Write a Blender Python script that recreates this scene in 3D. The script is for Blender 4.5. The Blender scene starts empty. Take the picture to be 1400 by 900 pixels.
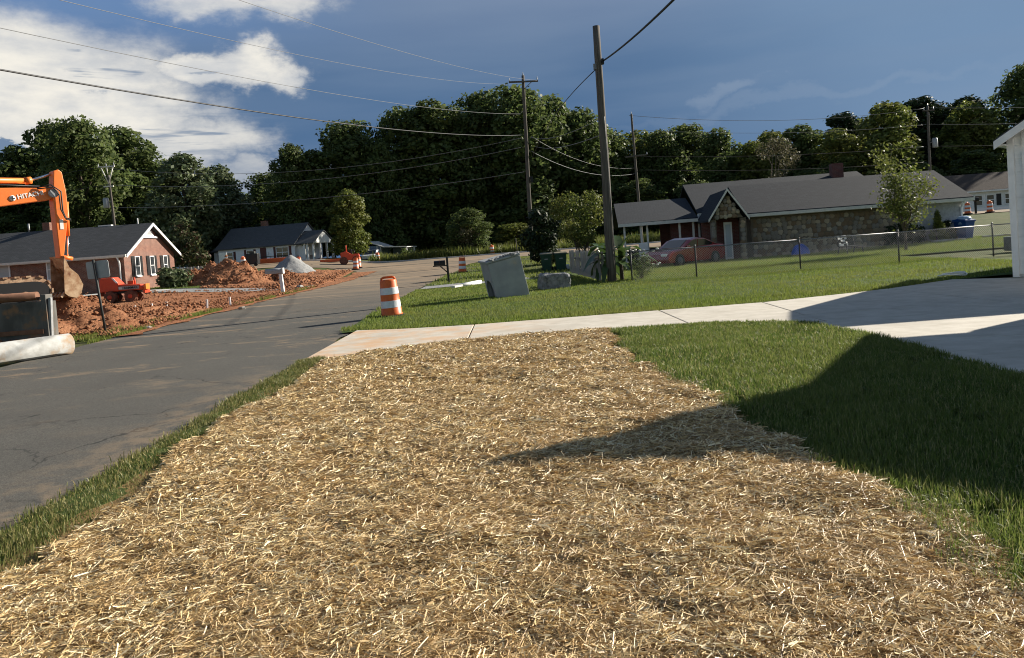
import bpy, math, random
import numpy as np
from mathutils import Vector, Matrix

random.seed(7)
RNG = np.random.default_rng(7)
R = math.radians
SC = bpy.context.scene
COL = SC.collection

# ---------------------------------------------------------------- camera
cam = bpy.data.cameras.new('camera')
cam.sensor_width = 36
cam.lens = 27.0
cam.shift_y = -75 / 1400
cam.clip_start = 0.05
cam.clip_end = 3000
co = bpy.data.objects.new('camera', cam)
COL.objects.link(co)
_p = math.atan(39 / 1050)
_fw = Vector((0, math.cos(_p), -math.sin(_p)))
_up0 = Vector((0, math.sin(_p), math.cos(_p)))
_rt0 = Vector((1, 0, 0))
_r = R(4.2)
_rt = _rt0 * math.cos(_r) - _up0 * math.sin(_r)
_up = _up0 * math.cos(_r) + _rt0 * math.sin(_r)
_m = Matrix((_rt, _up, -_fw)).transposed().to_4x4()
_m.translation = (0, 0, 1.65)
co.matrix_world = _m
SC.camera = co

# ---------------------------------------------------------------- light
SUN_AZ = 60.0      # degrees clockwise from +Y (towards +X)
SUN_EL = 24.0
SKY_STRENGTH = 0.05
SUN_STRENGTH = 5.0
s = Vector((math.sin(R(SUN_AZ)) * math.cos(R(SUN_EL)), math.cos(R(SUN_AZ)) * math.cos(R(SUN_EL)), math.sin(R(SUN_EL))))
sl = bpy.data.lights.new('sun', 'SUN')
sl.energy = SUN_STRENGTH
sl.angle = R(0.53)
sl.color = (1.0, 0.92, 0.79)
so = bpy.data.objects.new('sun', sl)
COL.objects.link(so)
so.rotation_euler = s.to_track_quat('Z', 'Y').to_euler()
SC.view_settings.view_transform = 'Standard'
SC.view_settings.look = 'None'
SC.view_settings.exposure = 1.1
SC.view_settings.gamma = 1.0
SC.cycles.filter_width = 1.05


class NT:
    """tiny node-tree helper"""
    def __init__(self, tree):
        self.t = tree
        self.n = tree.nodes
        self.l = tree.links
    def node(self, typ, **kw):
        n = self.n.new(typ)
        for k, v in kw.items():
            setattr(n, k, v)
        return n
    def put(self, sock, v):
        if hasattr(v, 'is_output'):
            self.l.new(v, sock)
        elif isinstance(v, (tuple, list)) and len(v) == 3 and sock.type == 'RGBA':
            sock.default_value = (*v, 1)
        else:
            sock.default_value = v
    def m(self, op, a, b=0.0, c=0.0):
        n = self.node('ShaderNodeMath', operation=op)
        self.put(n.inputs[0], a); self.put(n.inputs[1], b); self.put(n.inputs[2], c)
        return n.outputs[0]
    def step(self, v, a, b, lo=0.0, hi=1.0):
        n = self.node('ShaderNodeMapRange', interpolation_type='SMOOTHSTEP')
        self.put(n.inputs[0], v); n.inputs[1].default_value = a; n.inputs[2].default_value = b
        n.inputs[3].default_value = lo; n.inputs[4].default_value = hi
        return n.outputs[0]
    def mix(self, f, a, b, blend='MIX'):
        n = self.node('ShaderNodeMix', data_type='RGBA', blend_type=blend)
        self.put(n.inputs[0], f); self.put(n.inputs[6], a); self.put(n.inputs[7], b)
        return n.outputs[2]
    def noise(self, vec, scale, detail=4.0, rough=0.55, dist=0.0):
        n = self.node('ShaderNodeTexNoise')
        self.put(n.inputs['Vector'], vec)
        n.inputs['Scale'].default_value = scale; n.inputs['Detail'].default_value = detail
        n.inputs['Roughness'].default_value = rough; n.inputs['Distortion'].default_value = dist
        return n.outputs[0]
    def mapv(self, vec, scale=(1, 1, 1), loc=(0, 0, 0), rot=(0, 0, 0)):
        n = self.node('ShaderNodeMapping')
        self.put(n.inputs[0], vec)
        n.inputs['Location'].default_value = loc; n.inputs['Rotation'].default_value = rot; n.inputs['Scale'].default_value = scale
        return n.outputs[0]


# sky: clear Nishita air, a storm deck ahead, a sunlit anvil to the left
W = bpy.data.worlds.new('World')
SC.world = W
W.use_nodes = True
wt = NT(W.node_tree)
bg = wt.n['Background']
skyn = wt.node('ShaderNodeTexSky', sky_type='NISHITA', sun_disc=False)
skyn.sun_elevation = R(SUN_EL)
skyn.sun_rotation = R(SUN_AZ)
skyn.air_density = 1.0
skyn.dust_density = 0.6
gen = wt.node('ShaderNodeTexCoord').outputs['Generated']
sep = wt.node('ShaderNodeSeparateXYZ')
wt.put(sep.inputs[0], gen)
az0 = wt.m('MULTIPLY', wt.m('ARCTAN2', sep.outputs[0], sep.outputs[1]), 57.2958)
el0 = wt.m('MULTIPLY', wt.m('ARCSINE', sep.outputs[2]), 57.2958)
nA = wt.noise(wt.mapv(gen, (1, 1, 1.6)), 9.0, 7, 0.62)
nB = wt.noise(wt.mapv(gen, (1, 1, 1.6), (3.1, 1.7, 5.2)), 8.0, 7, 0.6)
az = wt.m('ADD', az0, wt.m('MULTIPLY', wt.m('SUBTRACT', nA, 0.5), 13.0))
el = wt.m('ADD', el0, wt.m('MULTIPLY', wt.m('SUBTRACT', nB, 0.5), 6.5))


def ell(a, e, ra, re, lo=0.35, hi=1.0, A=None, E_=None, tilt=0.0):
    da = wt.m('SUBTRACT', A or az, a)
    de = wt.m('SUBTRACT', wt.m('SUBTRACT', E_ or el, e), wt.m('MULTIPLY', da, tilt))
    d = wt.m('ADD', wt.m('POWER', wt.m('ABSOLUTE', wt.m('DIVIDE', da, ra)), 2.0), wt.m('POWER', wt.m('ABSOLUTE', wt.m('DIVIDE', de, re)), 2.0))
    return wt.step(d, hi, lo)


K = 1.0 / SKY_STRENGTH / 2 ** SC.view_settings.exposure
def kc(r, g, b):
    return (r * K, g * K, b * K)
streak = wt.noise(wt.mapv(gen, (1.2, 1.2, 9.0)), 3.0, 5, 0.5)
soft = wt.noise(wt.mapv(gen, (1, 1, 2.5), (7, 2, 1)), 2.6, 4, 0.5)
storm = wt.mix(wt.step(el0, 11.0, 21.0), kc(0.085, 0.165, 0.305), kc(0.215, 0.285, 0.42))
storm = wt.mix(wt.step(az0, 6.0, 34.0), storm, kc(0.205, 0.32, 0.485))
storm = wt.mix(wt.m('MULTIPLY', wt.step(az0, -4.0, -26.0), wt.step(el0, 13.0, 18.0)), storm, kc(0.12, 0.235, 0.46))
storm = wt.mix(wt.step(streak, 0.3, 0.75, 0.0, 0.22), storm, kc(0.25, 0.33, 0.45))
storm = wt.mix(wt.step(soft, 0.3, 0.7, 0.0, 0.25), storm, kc(0.085, 0.165, 0.31))
absaz = wt.m('ABSOLUTE', az0)
inst = wt.m('MULTIPLY', wt.step(absaz, 95.0, 48.0), wt.step(el, 52.0, 30.0))
cum = wt.step(wt.noise(wt.mapv(gen, (1, 1, 2.2), (4, 9, 2)), 3.2, 8, 0.58), 0.54, 0.72, 0.0, 0.6)
clear = wt.mix(cum, skyn.outputs[0], kc(0.45, 0.46, 0.48))
sky = wt.mix(inst, clear, storm)
# sunlit anvil
an = ell(-31.5, 11.4, 14.2, 7.0, 0.10, 1.10)
an = wt.m('MAXIMUM', an, ell(-19.5, 13.6, 5.6, 2.2, 0.1, 1.1, tilt=0.05))
an = wt.m('MAXIMUM', an, wt.m('MULTIPLY', ell(-17.5, 18.2, 7.5, 2.2, 0.1, 1.2), 0.85))
an = wt.m('MAXIMUM', an, wt.m('MULTIPLY', ell(-22.0, 8.6, 6.5, 2.6, 0.0, 1.2), 0.8))
an = wt.m('MAXIMUM', an, wt.m('MULTIPLY', ell(-17.0, 6.0, 5.0, 1.3, 0.1, 1.2), 0.55))
brk = wt.noise(wt.mapv(gen, (1, 1, 3.0), (5, 1, 4)), 6.0, 8, 0.62)
an = wt.m('MULTIPLY', an, wt.step(wt.m('ADD', brk, wt.m('MULTIPLY', an, 0.42)), 0.42, 0.92))
tex = wt.noise(wt.mapv(gen, (1, 1, 2.6), (2, 2, 8)), 11.0, 8, 0.6)
white = wt.mix(wt.step(tex, 0.28, 0.68), kc(0.62, 0.635, 0.65), kc(0.93, 0.89, 0.80))
sky = wt.mix(an, sky, white)
# thin grey bars across its lower edge
bars = wt.m('MULTIPLY', wt.step(wt.noise(wt.mapv(gen, (2.0, 2.0, 30.0), (1, 5, 3)), 3.4, 5, 0.55), 0.49, 0.60), wt.m('MAXIMUM', ell(-22.5, 9.3, 7.5, 1.9, 0.1, 1.1, A=az0, E_=el0), wt.m('MAXIMUM', ell(-20.8, 13.9, 2.4, .75, 0.1, 1.1, A=az0), ell(-26.5, 13.6, 3.0, 1.0, 0.3, 1.3, A=az0))))
sky = wt.mix(wt.m('MULTIPLY', bars, 0.85), sky, kc(0.21, 0.28, 0.39))
# dark cumulus low on the left
dk = wt.m('MAXIMUM', ell(-36.5, 6.2, 5.0, 4.2, 0.75, 0.95), ell(-31.6, 6.6, 2.6, 2.0, 0.75, 0.95))
sky = wt.mix(dk, sky, kc(0.17, 0.25, 0.38))
# small wisps over the woods on the right
wisp = wt.m('MULTIPLY', ell(16.8, 9.6, 2.6, .75, 0.0, 1.2, tilt=0.14), 0.26)
wisp = wt.m('MAXIMUM', wisp, wt.m('MULTIPLY', ell(21, 8.7, 14, 0.55, 0.0, 1.2, A=az0, tilt=0.06), 0.14))
sky = wt.mix(wisp, sky, kc(0.36, 0.43, 0.53))
wt.put(bg.inputs[0], sky)
bg.inputs[1].default_value = SKY_STRENGTH

# ---------------------------------------------------------------- materials
def mat(name):
    m = bpy.data.materials.new(name)
    m.use_nodes = True
    t = NT(m.node_tree)
    return m, t, t.n['Principled BSDF']


def pm(name, c1, c2=None, scale=4.0, rough=0.8, bump=0.0, bscale=None, metal=0.0, stretch=(1, 1, 1), spec=0.3, detail=5, lo=0.3, hi=0.7, c3=None, s3=1.0, l3=0.55, h3=0.7, coord='Object', bdist=0.01):
    m, t, b = mat(name)
    v = t.node('ShaderNodeTexCoord').outputs[coord]
    vs = t.mapv(v, stretch)
    c = c1
    if c2:
        c = t.mix(t.step(t.noise(vs, scale, detail), lo, hi), c1, c2)
    if c3:
        c = t.mix(t.step(t.noise(t.mapv(v, (1, 1, 1), (3, 7, 1)), s3, 5, 0.6), l3, h3), c, c3)
    t.put(b.inputs['Base Color'], c if hasattr(c, 'is_output') else (*c, 1))
    b.inputs['Roughness'].default_value = rough
    b.inputs['Metallic'].default_value = metal
    b.inputs['Specular IOR Level'].default_value = spec
    if bump:
        bn = t.node('ShaderNodeBump')
        bn.inputs['Strength'].default_value = bump
        bn.inputs['Distance'].default_value = bdist
        t.put(bn.inputs['Height'], t.noise(vs, bscale or scale * 4, 6, 0.65))
        t.put(b.inputs['Normal'], bn.outputs[0])
    return m


def island_mat(name, cols, trans=0.0, rough=0.6, tint=None, tscale=0.5, spec=0.2):
    """colour by piece (random per island) for straw, grass and leaves"""
    m, t, b = mat(name)
    rnd = t.node('ShaderNodeNewGeometry').outputs['Random Per Island']
    rp = t.node('ShaderNodeValToRGB')
    t.put(rp.inputs[0], rnd)
    e = rp.color_ramp.elements
    while len(e) < len(cols):
        e.new(0.5)
    for i, c in enumerate(cols):
        e[i].position = i / (len(cols) - 1)
        e[i].color = (*c, 1)
    c = rp.outputs[0]
    if tint:
        v = t.node('ShaderNodeTexCoord').outputs['Object']
        c = t.mix(t.step(t.noise(v, tscale, 4, 0.6), 0.35, 0.7), c, t.mix(0.65, c, tint))
    t.put(b.inputs['Base Color'], c)
    b.inputs['Roughness'].default_value = rough
    b.inputs['Specular IOR Level'].default_value = spec
    if trans:
        tr = t.node('ShaderNodeBsdfTranslucent')
        t.put(tr.inputs[0], c)
        mx = t.node('ShaderNodeMixShader')
        mx.inputs[0].default_value = trans
        t.l.new(b.outputs[0], mx.inputs[1]); t.l.new(tr.outputs[0], mx.inputs[2])
        t.l.new(mx.outputs[0], t.n['Material Output'].inputs[0])
    return m


def asphalt_mat():
    m, t, b = mat('asphalt')
    v = t.node('ShaderNodeTexCoord').outputs['Object']
    fine = t.noise(v, 70, 4, 0.85)
    c = t.mix(t.step(fine, 0.30, 0.72), (0.040, 0.039, 0.035), (0.145, 0.138, 0.120))
    vor = t.node('ShaderNodeTexVoronoi'); t.put(vor.inputs['Vector'], v); vor.inputs['Scale'].default_value = 55
    c = t.mix(t.step(vor.outputs['Distance'], 0.22, 0.10, 0, 0.55), c, (0.20, 0.195, 0.18))
    c = t.mix(t.step(t.noise(v, 0.7, 6, 0.6), 0.35, 0.7, 0, 0.35), c, (0.062, 0.059, 0.053))
    # hairline cracks
    ck = t.node('ShaderNodeTexVoronoi', feature='DISTANCE_TO_EDGE'); ck.inputs['Scale'].default_value = 0.42
    wv = t.node('ShaderNodeVectorMath', operation='ADD'); t.put(wv.inputs[0], v)
    nz_ = t.node('ShaderNodeTexNoise'); t.put(nz_.inputs['Vector'], v); nz_.inputs['Scale'].default_value = 1.6; nz_.inputs['Detail'].default_value = 6
    t.put(wv.inputs[1], nz_.outputs['Color']); t.put(ck.inputs['Vector'], wv.outputs[0])
    c = t.mix(t.m('MULTIPLY', t.step(ck.outputs['Distance'], 0.010, 0.003), t.step(t.noise(v, 0.35, 3), 0.45, 0.6, 0, 0.8)), c, (0.02, 0.02, 0.02))
    # red clay dragged across by machines
    sx = t.node('ShaderNodeSeparateXYZ'); t.put(sx.inputs[0], v)
    clay = t.m('MULTIPLY', t.step(t.noise(t.mapv(v, (0.5, 0.9, 1), (0, 0, 2), (0, 0, 0.5)), 1.0, 9, 0.74), 0.53, 0.66), 0.62)
    clay = t.m('MULTIPLY', clay, t.m('MULTIPLY', t.step(sx.outputs[1], 9.0, 14.0, 0.15, 1.0), t.step(sx.outputs[1], 19.0, 30.0, 1.0, 0.5)))
    edge = t.m('MULTIPLY', t.step(sx.outputs[0], -4.6, -3.2), t.step(t.noise(v, 2.2, 8, 0.7), 0.42, 0.62, 0, 0.6))
    clay = t.m('MAXIMUM', clay, t.m('MULTIPLY', edge, t.step(sx.outputs[1], 14.0, 9.0)))
    far = t.m('MULTIPLY', t.step(sx.outputs[1], 20.0, 52.0), t.step(t.noise(t.mapv(v, (0.22, 0.8, 1)), 0.9, 7, 0.68), 0.34, 0.66, 0.25, 0.85))
    far = t.m('MAXIMUM', far, t.m('MULTIPLY', t.m('MULTIPLY', t.step(sx.outputs[1], 24.0, 30.0), t.step(sx.outputs[1], 47.0, 40.0)), t.step(t.noise(t.mapv(v, (0.10, 1.1, 1), (2, 0, 0)), 1.0, 4, 0.5), 0.56, 0.64, 0, 0.9)))
    c = t.mix(t.m('MAXIMUM', clay, far), c, (0.30, 0.215, 0.135))
    t.put(b.inputs['Base Color'], c)
    b.inputs['Roughness'].default_value = 0.92
    b.inputs['Specular IOR Level'].default_value = 0.2
    bn = t.node('ShaderNodeBump'); bn.inputs['Strength'].default_value = 0.55; bn.inputs['Distance'].default_value = 0.008
    t.put(bn.inputs['Height'], t.noise(v, 130, 3, 0.7)); t.put(b.inputs['Normal'], bn.outputs[0])
    return m


def concrete_mat():
    m, t, b = mat('driveway_concrete')
    g = t.node('ShaderNodeNewGeometry').outputs['Position']
    c = t.mix(t.step(t.noise(g, 3.0, 6, 0.65), 0.3, 0.7), (0.42, 0.385, 0.32), (0.52, 0.48, 0.41))
    c = t.mix(t.step(t.noise(t.mapv(g, (0.4, 3, 1)), 2.0, 5), 0.5, 0.75, 0, 0.45), c, (0.34, 0.295, 0.225))
    c = t.mix(t.step(t.noise(g, 0.55, 7, 0.68), 0.48, 0.66, 0, 0.4), c, (0.30, 0.27, 0.22))
    c = t.mix(t.step(t.noise(g, 45, 3, 0.8), 0.6, 0.8, 0, 0.5), c, (0.25, 0.23, 0.20))
    sx = t.node('ShaderNodeSeparateXYZ'); t.put(sx.inputs[0], g)
    st = t.m('MULTIPLY', t.step(sx.outputs[0], 1.5, -2.0), t.step(t.noise(g, 1.4, 6, 0.65), 0.38, 0.66))
    c = t.mix(t.m('MULTIPLY', st, 0.75), c, (0.50, 0.29, 0.14))
    t.put(b.inputs['Base Color'], c)
    b.inputs['Roughness'].default_value = 0.9
    bn = t.node('ShaderNodeBump'); bn.inputs['Strength'].default_value = 0.3; bn.inputs['Distance'].default_value = 0.004
    t.put(bn.inputs['Height'], t.noise(t.mapv(g, (25, 60, 1)), 1.5, 4, 0.7)); t.put(b.inputs['Normal'], bn.outputs[0])
    return m


def brick_mat(name, c1, c2, mortar, scale=1.0, axis='x'):
    m, t, b = mat(name)
    v = t.node('ShaderNodeTexCoord').outputs['Object']
    sx = t.node('ShaderNodeSeparateXYZ'); t.put(sx.inputs[0], v)
    cb = t.node('ShaderNodeCombineXYZ')
    t.put(cb.inputs[0], t.m('ADD', sx.outputs[0], sx.outputs[1])); t.put(cb.inputs[1], sx.outputs[2])
    br = t.node('ShaderNodeTexBrick')
    t.put(br.inputs['Vector'], cb.outputs[0])
    t.put(br.inputs['Color1'], c1); t.put(br.inputs['Color2'], c2); t.put(br.inputs['Mortar'], mortar)
    br.inputs['Scale'].default_value = 1.0 * scale
    br.inputs['Brick Width'].default_value = 0.21; br.inputs['Row Height'].default_value = 0.075; br.inputs['Mortar Size'].default_value = 0.008
    c = t.mix(t.step(t.noise(v, 2.2, 6, 0.7), 0.3, 0.75, 0, 0.55), br.outputs[0], (c2[0] * 0.45, c2[1] * 0.45, c2[2] * 0.5))
    t.put(b.inputs['Base Color'], c)
    b.inputs['Roughness'].default_value = 0.9
    bn = t.node('ShaderNodeBump'); bn.inputs['Strength'].default_value = 0.6; bn.inputs['Distance'].default_value = 0.01
    t.put(bn.inputs['Height'], br.outputs[1]); bn.invert = True
    t.put(b.inputs['Normal'], bn.outputs[0])
    return m


def shingle_mat(name, c1, c2):
    m, t, b = mat(name)
    v = t.node('ShaderNodeTexCoord').outputs['UV']
    br = t.node('ShaderNodeTexBrick')
    t.put(br.inputs['Vector'], v)
    t.put(br.inputs['Color1'], c1); t.put(br.inputs['Color2'], c2); t.put(br.inputs['Mortar'], (c1[0] * .35, c1[1] * .35, c1[2] * .35))
    br.inputs['Scale'].default_value = 1.0
    br.inputs['Brick Width'].default_value = 0.34; br.inputs['Row Height'].default_value = 0.145; br.inputs['Mortar Size'].default_value = 0.012
    c = t.mix(t.step(t.noise(v, 1.3, 5, 0.6), 0.3, 0.7, 0, 0.4), br.outputs[0], c2)
    c = t.mix(t.step(t.noise(v, 7, 4, 0.7), 0.35, 0.7, 0, 0.45), c, (c1[0] * .6, c1[1] * .6, c1[2] * .6))
    t.put(b.inputs['Base Color'], c)
    b.inputs['Roughness'].default_value = 0.9
    b.inputs['Specular IOR Level'].default_value = 0.2
    bn = t.node('ShaderNodeBump'); bn.inputs['Strength'].default_value = 0.5; bn.inputs['Distance'].default_value = 0.01
    bn.invert = True
    t.put(bn.inputs['Height'], br.outputs[1]); t.put(b.inputs['Normal'], bn.outputs[0])
    return m


def soil_mat(name, c1, c2, c3, scale, bscale, bump, bdist):
    m, t, b = mat(name)
    v = t.node('ShaderNodeTexCoord').outputs['Object']
    c = t.mix(t.step(t.noise(v, scale, 7, 0.68), 0.32, 0.68), c1, c2)
    c = t.mix(t.step(t.noise(t.mapv(v, (1, 1, 1), (9, 3, 3)), scale * 2.7, 6, 0.7), 0.5, 0.72), c, c3)
    t.put(b.inputs['Base Color'], c)
    b.inputs['Roughness'].default_value = 0.95
    b.inputs['Specular IOR Level'].default_value = 0.1
    bn = t.node('ShaderNodeBump'); bn.inputs['Strength'].default_value = bump; bn.inputs['Distance'].default_value = bdist
    t.put(bn.inputs['Height'], t.noise(v, bscale, 8, 0.72)); t.put(b.inputs['Normal'], bn.outputs[0])
    return m


M = {}
M['asphalt'] = asphalt_mat()
M['concrete'] = concrete_mat()
M['ground'] = soil_mat('ground_cover', (0.055, 0.075, 0.022), (0.085, 0.10, 0.035), (0.13, 0.11, 0.06), 0.6, 9, 0.8, 0.05)
M['lawn'] = soil_mat('lawn_ground', (0.045, 0.075, 0.018), (0.07, 0.105, 0.026), (0.10, 0.11, 0.04), 1.6, 40, 0.9, 0.03)
M['clay'] = soil_mat('red_clay', (0.28, 0.118, 0.058), (0.40, 0.19, 0.10), (0.17, 0.072, 0.04), 1.3, 4.0, 1.0, 0.25)
M['clay2'] = soil_mat('heaped_red_clay', (0.27, 0.115, 0.058), (0.40, 0.195, 0.105), (0.17, 0.072, 0.04), 1.8, 5.0, 1.0, 0.22)
M['gravel'] = soil_mat('grey_gravel', (0.22, 0.225, 0.225), (0.34, 0.34, 0.335), (0.12, 0.125, 0.12), 9, 26, 1.0, 0.04)
M['strawbed'] = soil_mat('matted_straw', (0.22, 0.135, 0.058), (0.36, 0.24, 0.11), (0.06, 0.032, 0.017), 11, 60, 1.0, 0.02)
M['straw'] = island_mat('straw_stalks', [(0.12, 0.064, 0.024), (0.36, 0.225, 0.09), (0.66, 0.48, 0.22), (0.86, 0.70, 0.39), (0.93, 0.85, 0.62)], 0.12, 0.5, spec=0.35, tint=(0.52, 0.36, 0.17), tscale=2.2)
M['grass'] = island_mat('grass_blades', [(0.045, 0.08, 0.014), (0.075, 0.125, 0.020), (0.105, 0.16, 0.028), (0.17, 0.21, 0.05), (0.42, 0.36, 0.17)], 0.42, 0.45, tint=(0.16, 0.19, 0.045), tscale=0.8, spec=0.3)
M['grassdry'] = island_mat('dry_grass_blades', [(0.045, 0.07, 0.014), (0.075, 0.11, 0.022), (0.12, 0.145, 0.03), (0.22, 0.21, 0.07), (0.48, 0.38, 0.18)], 0.35, 0.5, tint=(0.20, 0.19, 0.07), tscale=1.5, spec=0.3)
M['grassfar'] = island_mat('far_grass_blades', [(0.075, 0.115, 0.018), (0.125, 0.18, 0.027), (0.17, 0.225, 0.04), (0.23, 0.27, 0.07)], 0.4, 0.6, tint=(0.20, 0.20, 0.055), tscale=0.35)
M['leaf'] = island_mat('oak_leaves', [(0.055, 0.085, 0.027), (0.09, 0.13, 0.038), (0.125, 0.165, 0.05), (0.16, 0.19, 0.066)], 0.48, 0.55, tint=(0.05, 0.06, 0.02), tscale=0.12)
M['leafpale'] = island_mat('poplar_leaves', [(0.05, 0.075, 0.03), (0.08, 0.11, 0.05), (0.12, 0.145, 0.07), (0.16, 0.18, 0.10)], 0.22, 0.5, tscale=0.15)
M['leafyel'] = island_mat('young_leaves', [(0.058, 0.082, 0.018), (0.095, 0.128, 0.026), (0.135, 0.168, 0.036), (0.175, 0.19, 0.052)], 0.4, 0.5, tint=(0.16, 0.15, 0.04), tscale=0.2)
M['leafdark'] = island_mat('dark_leaves', [(0.012, 0.022, 0.010), (0.02, 0.034, 0.012), (0.032, 0.05, 0.016)], 0.15, 0.5)
M['leafpine'] = island_mat('pine_needles', [(0.02, 0.034, 0.014), (0.03, 0.05, 0.018), (0.045, 0.066, 0.022)], 0.15, 0.6)
M['leafred'] = island_mat('reddish_leaves', [(0.035, 0.05, 0.018), (0.055, 0.07, 0.022), (0.08, 0.04, 0.028)], 0.2, 0.6)
M['leaftwig'] = island_mat('thin_dry_leaves', [(0.07, 0.07, 0.035), (0.11, 0.105, 0.055), (0.15, 0.13, 0.08)], 0.3, 0.6)
M['bananaleaf'] = island_mat('banana_leaf_skin', [(0.022, 0.045, 0.012), (0.04, 0.075, 0.018), (0.10, 0.15, 0.045)], 0.35, 0.35, spec=0.4)
M['petal'] = pm('white_petals', (0.75, 0.70, 0.66), rough=0.6)
M['bark'] = pm('bark', (0.06, 0.047, 0.036), (0.13, 0.105, 0.082), 14, 0.95, 0.8, 30, stretch=(1, 1, 0.2))
M['pole'] = pm('weathered_pole', (0.060, 0.052, 0.045), (0.135, 0.118, 0.10), 22, 0.9, 0.5, 40, stretch=(1, 1, 0.06), bdist=0.01)
M['cable'] = pm('black_cable', (0.012, 0.012, 0.013), rough=0.5)
M['alucable'] = pm('bare_aluminium_wire', (0.16, 0.165, 0.175), rough=0.7)
M['porcelain'] = pm('grey_porcelain', (0.45, 0.46, 0.48), rough=0.3)
M['greymetal'] = pm('grey_painted_steel', (0.33, 0.34, 0.35), (0.26, 0.265, 0.27), 9, 0.5, metal=0.3)
M['galv'] = pm('galvanised_steel', (0.20, 0.205, 0.21), (0.13, 0.13, 0.135), 12, 0.5, metal=0.5)
M['linkwire'] = pm('zinc_fence_wire', (0.24, 0.25, 0.255), rough=0.5, metal=0.4)
M['drumorange'] = pm('drum_orange', (0.66, 0.125, 0.014), (0.56, 0.095, 0.012), 9, 0.45, c3=(0.40, 0.12, 0.04), s3=6, l3=0.6, h3=0.8, spec=0.4)
M['drumwhite'] = pm('reflective_white', (0.66, 0.68, 0.70), (0.54, 0.56, 0.58), 12, 0.35, c3=(0.42, 0.36, 0.29), s3=7, l3=0.6, h3=0.8, spec=0.5)
M['rubber'] = pm('black_rubber', (0.02, 0.02, 0.02), (0.035, 0.033, 0.03), 12, 0.85)
M['exorange'] = pm('excavator_orange', (0.78, 0.195, 0.03), (0.70, 0.165, 0.028), 3, 0.42, 0.1, 12, c3=(0.42, 0.17, 0.07), s3=2.4, l3=0.58, h3=0.78, spec=0.4)
M['chrome'] = pm('bright_rod', (0.75, 0.76, 0.78), rough=0.2, metal=0.9)
M['bucketsteel'] = pm('worn_bucket_steel', (0.30, 0.17, 0.09), (0.50, 0.37, 0.24), 5, 0.55, 0.4, 14, metal=0.3, c3=(0.17, 0.07, 0.035), s3=3)
M['tracksteel'] = pm('clay_caked_track', (0.22, 0.12, 0.07), (0.42, 0.29, 0.19), 8, 0.8, 0.5, 20, metal=0.2, c3=(0.08, 0.05, 0.035), s3=5)
M['rollerred'] = pm('roller_red', (0.60, 0.075, 0.028), (0.52, 0.06, 0.024), 5, 0.5, c3=(0.38, 0.12, 0.06), s3=5, l3=0.56, h3=0.78)
M['rollersteel'] = pm('muddy_drum_steel', (0.10, 0.035, 0.022), (0.16, 0.065, 0.04), 8, 0.8, 0.4, 20)
M['white'] = pm('white_paint', (0.74, 0.74, 0.73), (0.66, 0.66, 0.65), 5, 0.55)
M['trim'] = pm('cream_trim', (0.62, 0.60, 0.55), (0.54, 0.52, 0.47), 5, 0.6)
M['siding'] = pm('pale_siding', (0.80, 0.80, 0.775), (0.72, 0.72, 0.70), 3, 0.6, stretch=(0.4, 1, 3), c3=(0.46, 0.45, 0.42), s3=2, l3=0.6, h3=0.85)
M['whsiding'] = pm('grey_white_siding', (0.76, 0.775, 0.80), (0.68, 0.69, 0.71), 4, 0.6, stretch=(0.3, 0.3, 8))
M['maroon'] = pm('maroon_paint', (0.085, 0.018, 0.018), rough=0.5)
M['black'] = pm('black_paint', (0.012, 0.012, 0.013), rough=0.45)
M['glass'] = pm('window_glass', (0.02, 0.024, 0.028), (0.05, 0.055, 0.06), 1.5, 0.08, spec=0.6)
M['blind'] = pm('pale_blind', (0.42, 0.43, 0.43), (0.34, 0.35, 0.35), 3, 0.7, stretch=(0.2, 0.2, 12))
M['brick'] = brick_mat('red_brick', (0.235, 0.098, 0.062), (0.165, 0.068, 0.047), (0.28, 0.22, 0.18))
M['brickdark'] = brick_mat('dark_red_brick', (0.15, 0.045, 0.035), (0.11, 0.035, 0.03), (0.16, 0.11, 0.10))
M['shingle'] = shingle_mat('charcoal_shingles', (0.029, 0.035, 0.044), (0.019, 0.023, 0.030))
M['shinglegrey'] = shingle_mat('grey_shingles', (0.085, 0.088, 0.092), (0.055, 0.057, 0.06))
M['shingleslate'] = shingle_mat('slate_grey_shingles', (0.115, 0.12, 0.125), (0.08, 0.084, 0.09))
M['shinglebrown'] = shingle_mat('brown_shingles', (0.085, 0.065, 0.055), (0.062, 0.047, 0.04))
M['mortar'] = pm('stone_mortar', (0.17, 0.145, 0.11), (0.12, 0.10, 0.08), 6, 0.95, 0.5, 20)
M['stone'] = [pm('field_stone_' + n, a, b_, 5, 0.9, 0.6, 16, bdist=0.02) for n, a, b_ in (
    ('tan', (0.30, 0.245, 0.17), (0.21, 0.17, 0.12)), ('grey', (0.25, 0.225, 0.19), (0.16, 0.145, 0.125)),
    ('brown', (0.21, 0.15, 0.095), (0.14, 0.10, 0.068)), ('pale', (0.40, 0.34, 0.25), (0.29, 0.25, 0.185)))]
M['boxconc'] = pm('precast_concrete', (0.33, 0.345, 0.35), (0.26, 0.275, 0.285), 2.5, 0.9, 0.4, 18, c3=(0.42, 0.36, 0.27), s3=1.1, l3=0.58, h3=0.75)
M['rockconc'] = pm('rough_broken_concrete', (0.27, 0.275, 0.28), (0.15, 0.155, 0.16), 7, 0.95, 1.0, 14, c3=(0.07, 0.072, 0.075), s3=5, bdist=0.06)
M['pipeconc'] = pm('pale_concrete_pipe', (0.33, 0.335, 0.33), (0.235, 0.235, 0.225), 5, 0.9, 0.4, 16, c3=(0.25, 0.17, 0.10), s3=2.6, l3=0.48, h3=0.70)
M['boxsteel'] = pm('trench_box_steel', (0.13, 0.125, 0.115), (0.075, 0.072, 0.065), 3, 0.8, 0.4, 14, stretch=(1, 1, 0.4), c3=(0.22, 0.13, 0.075), s3=2)
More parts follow.
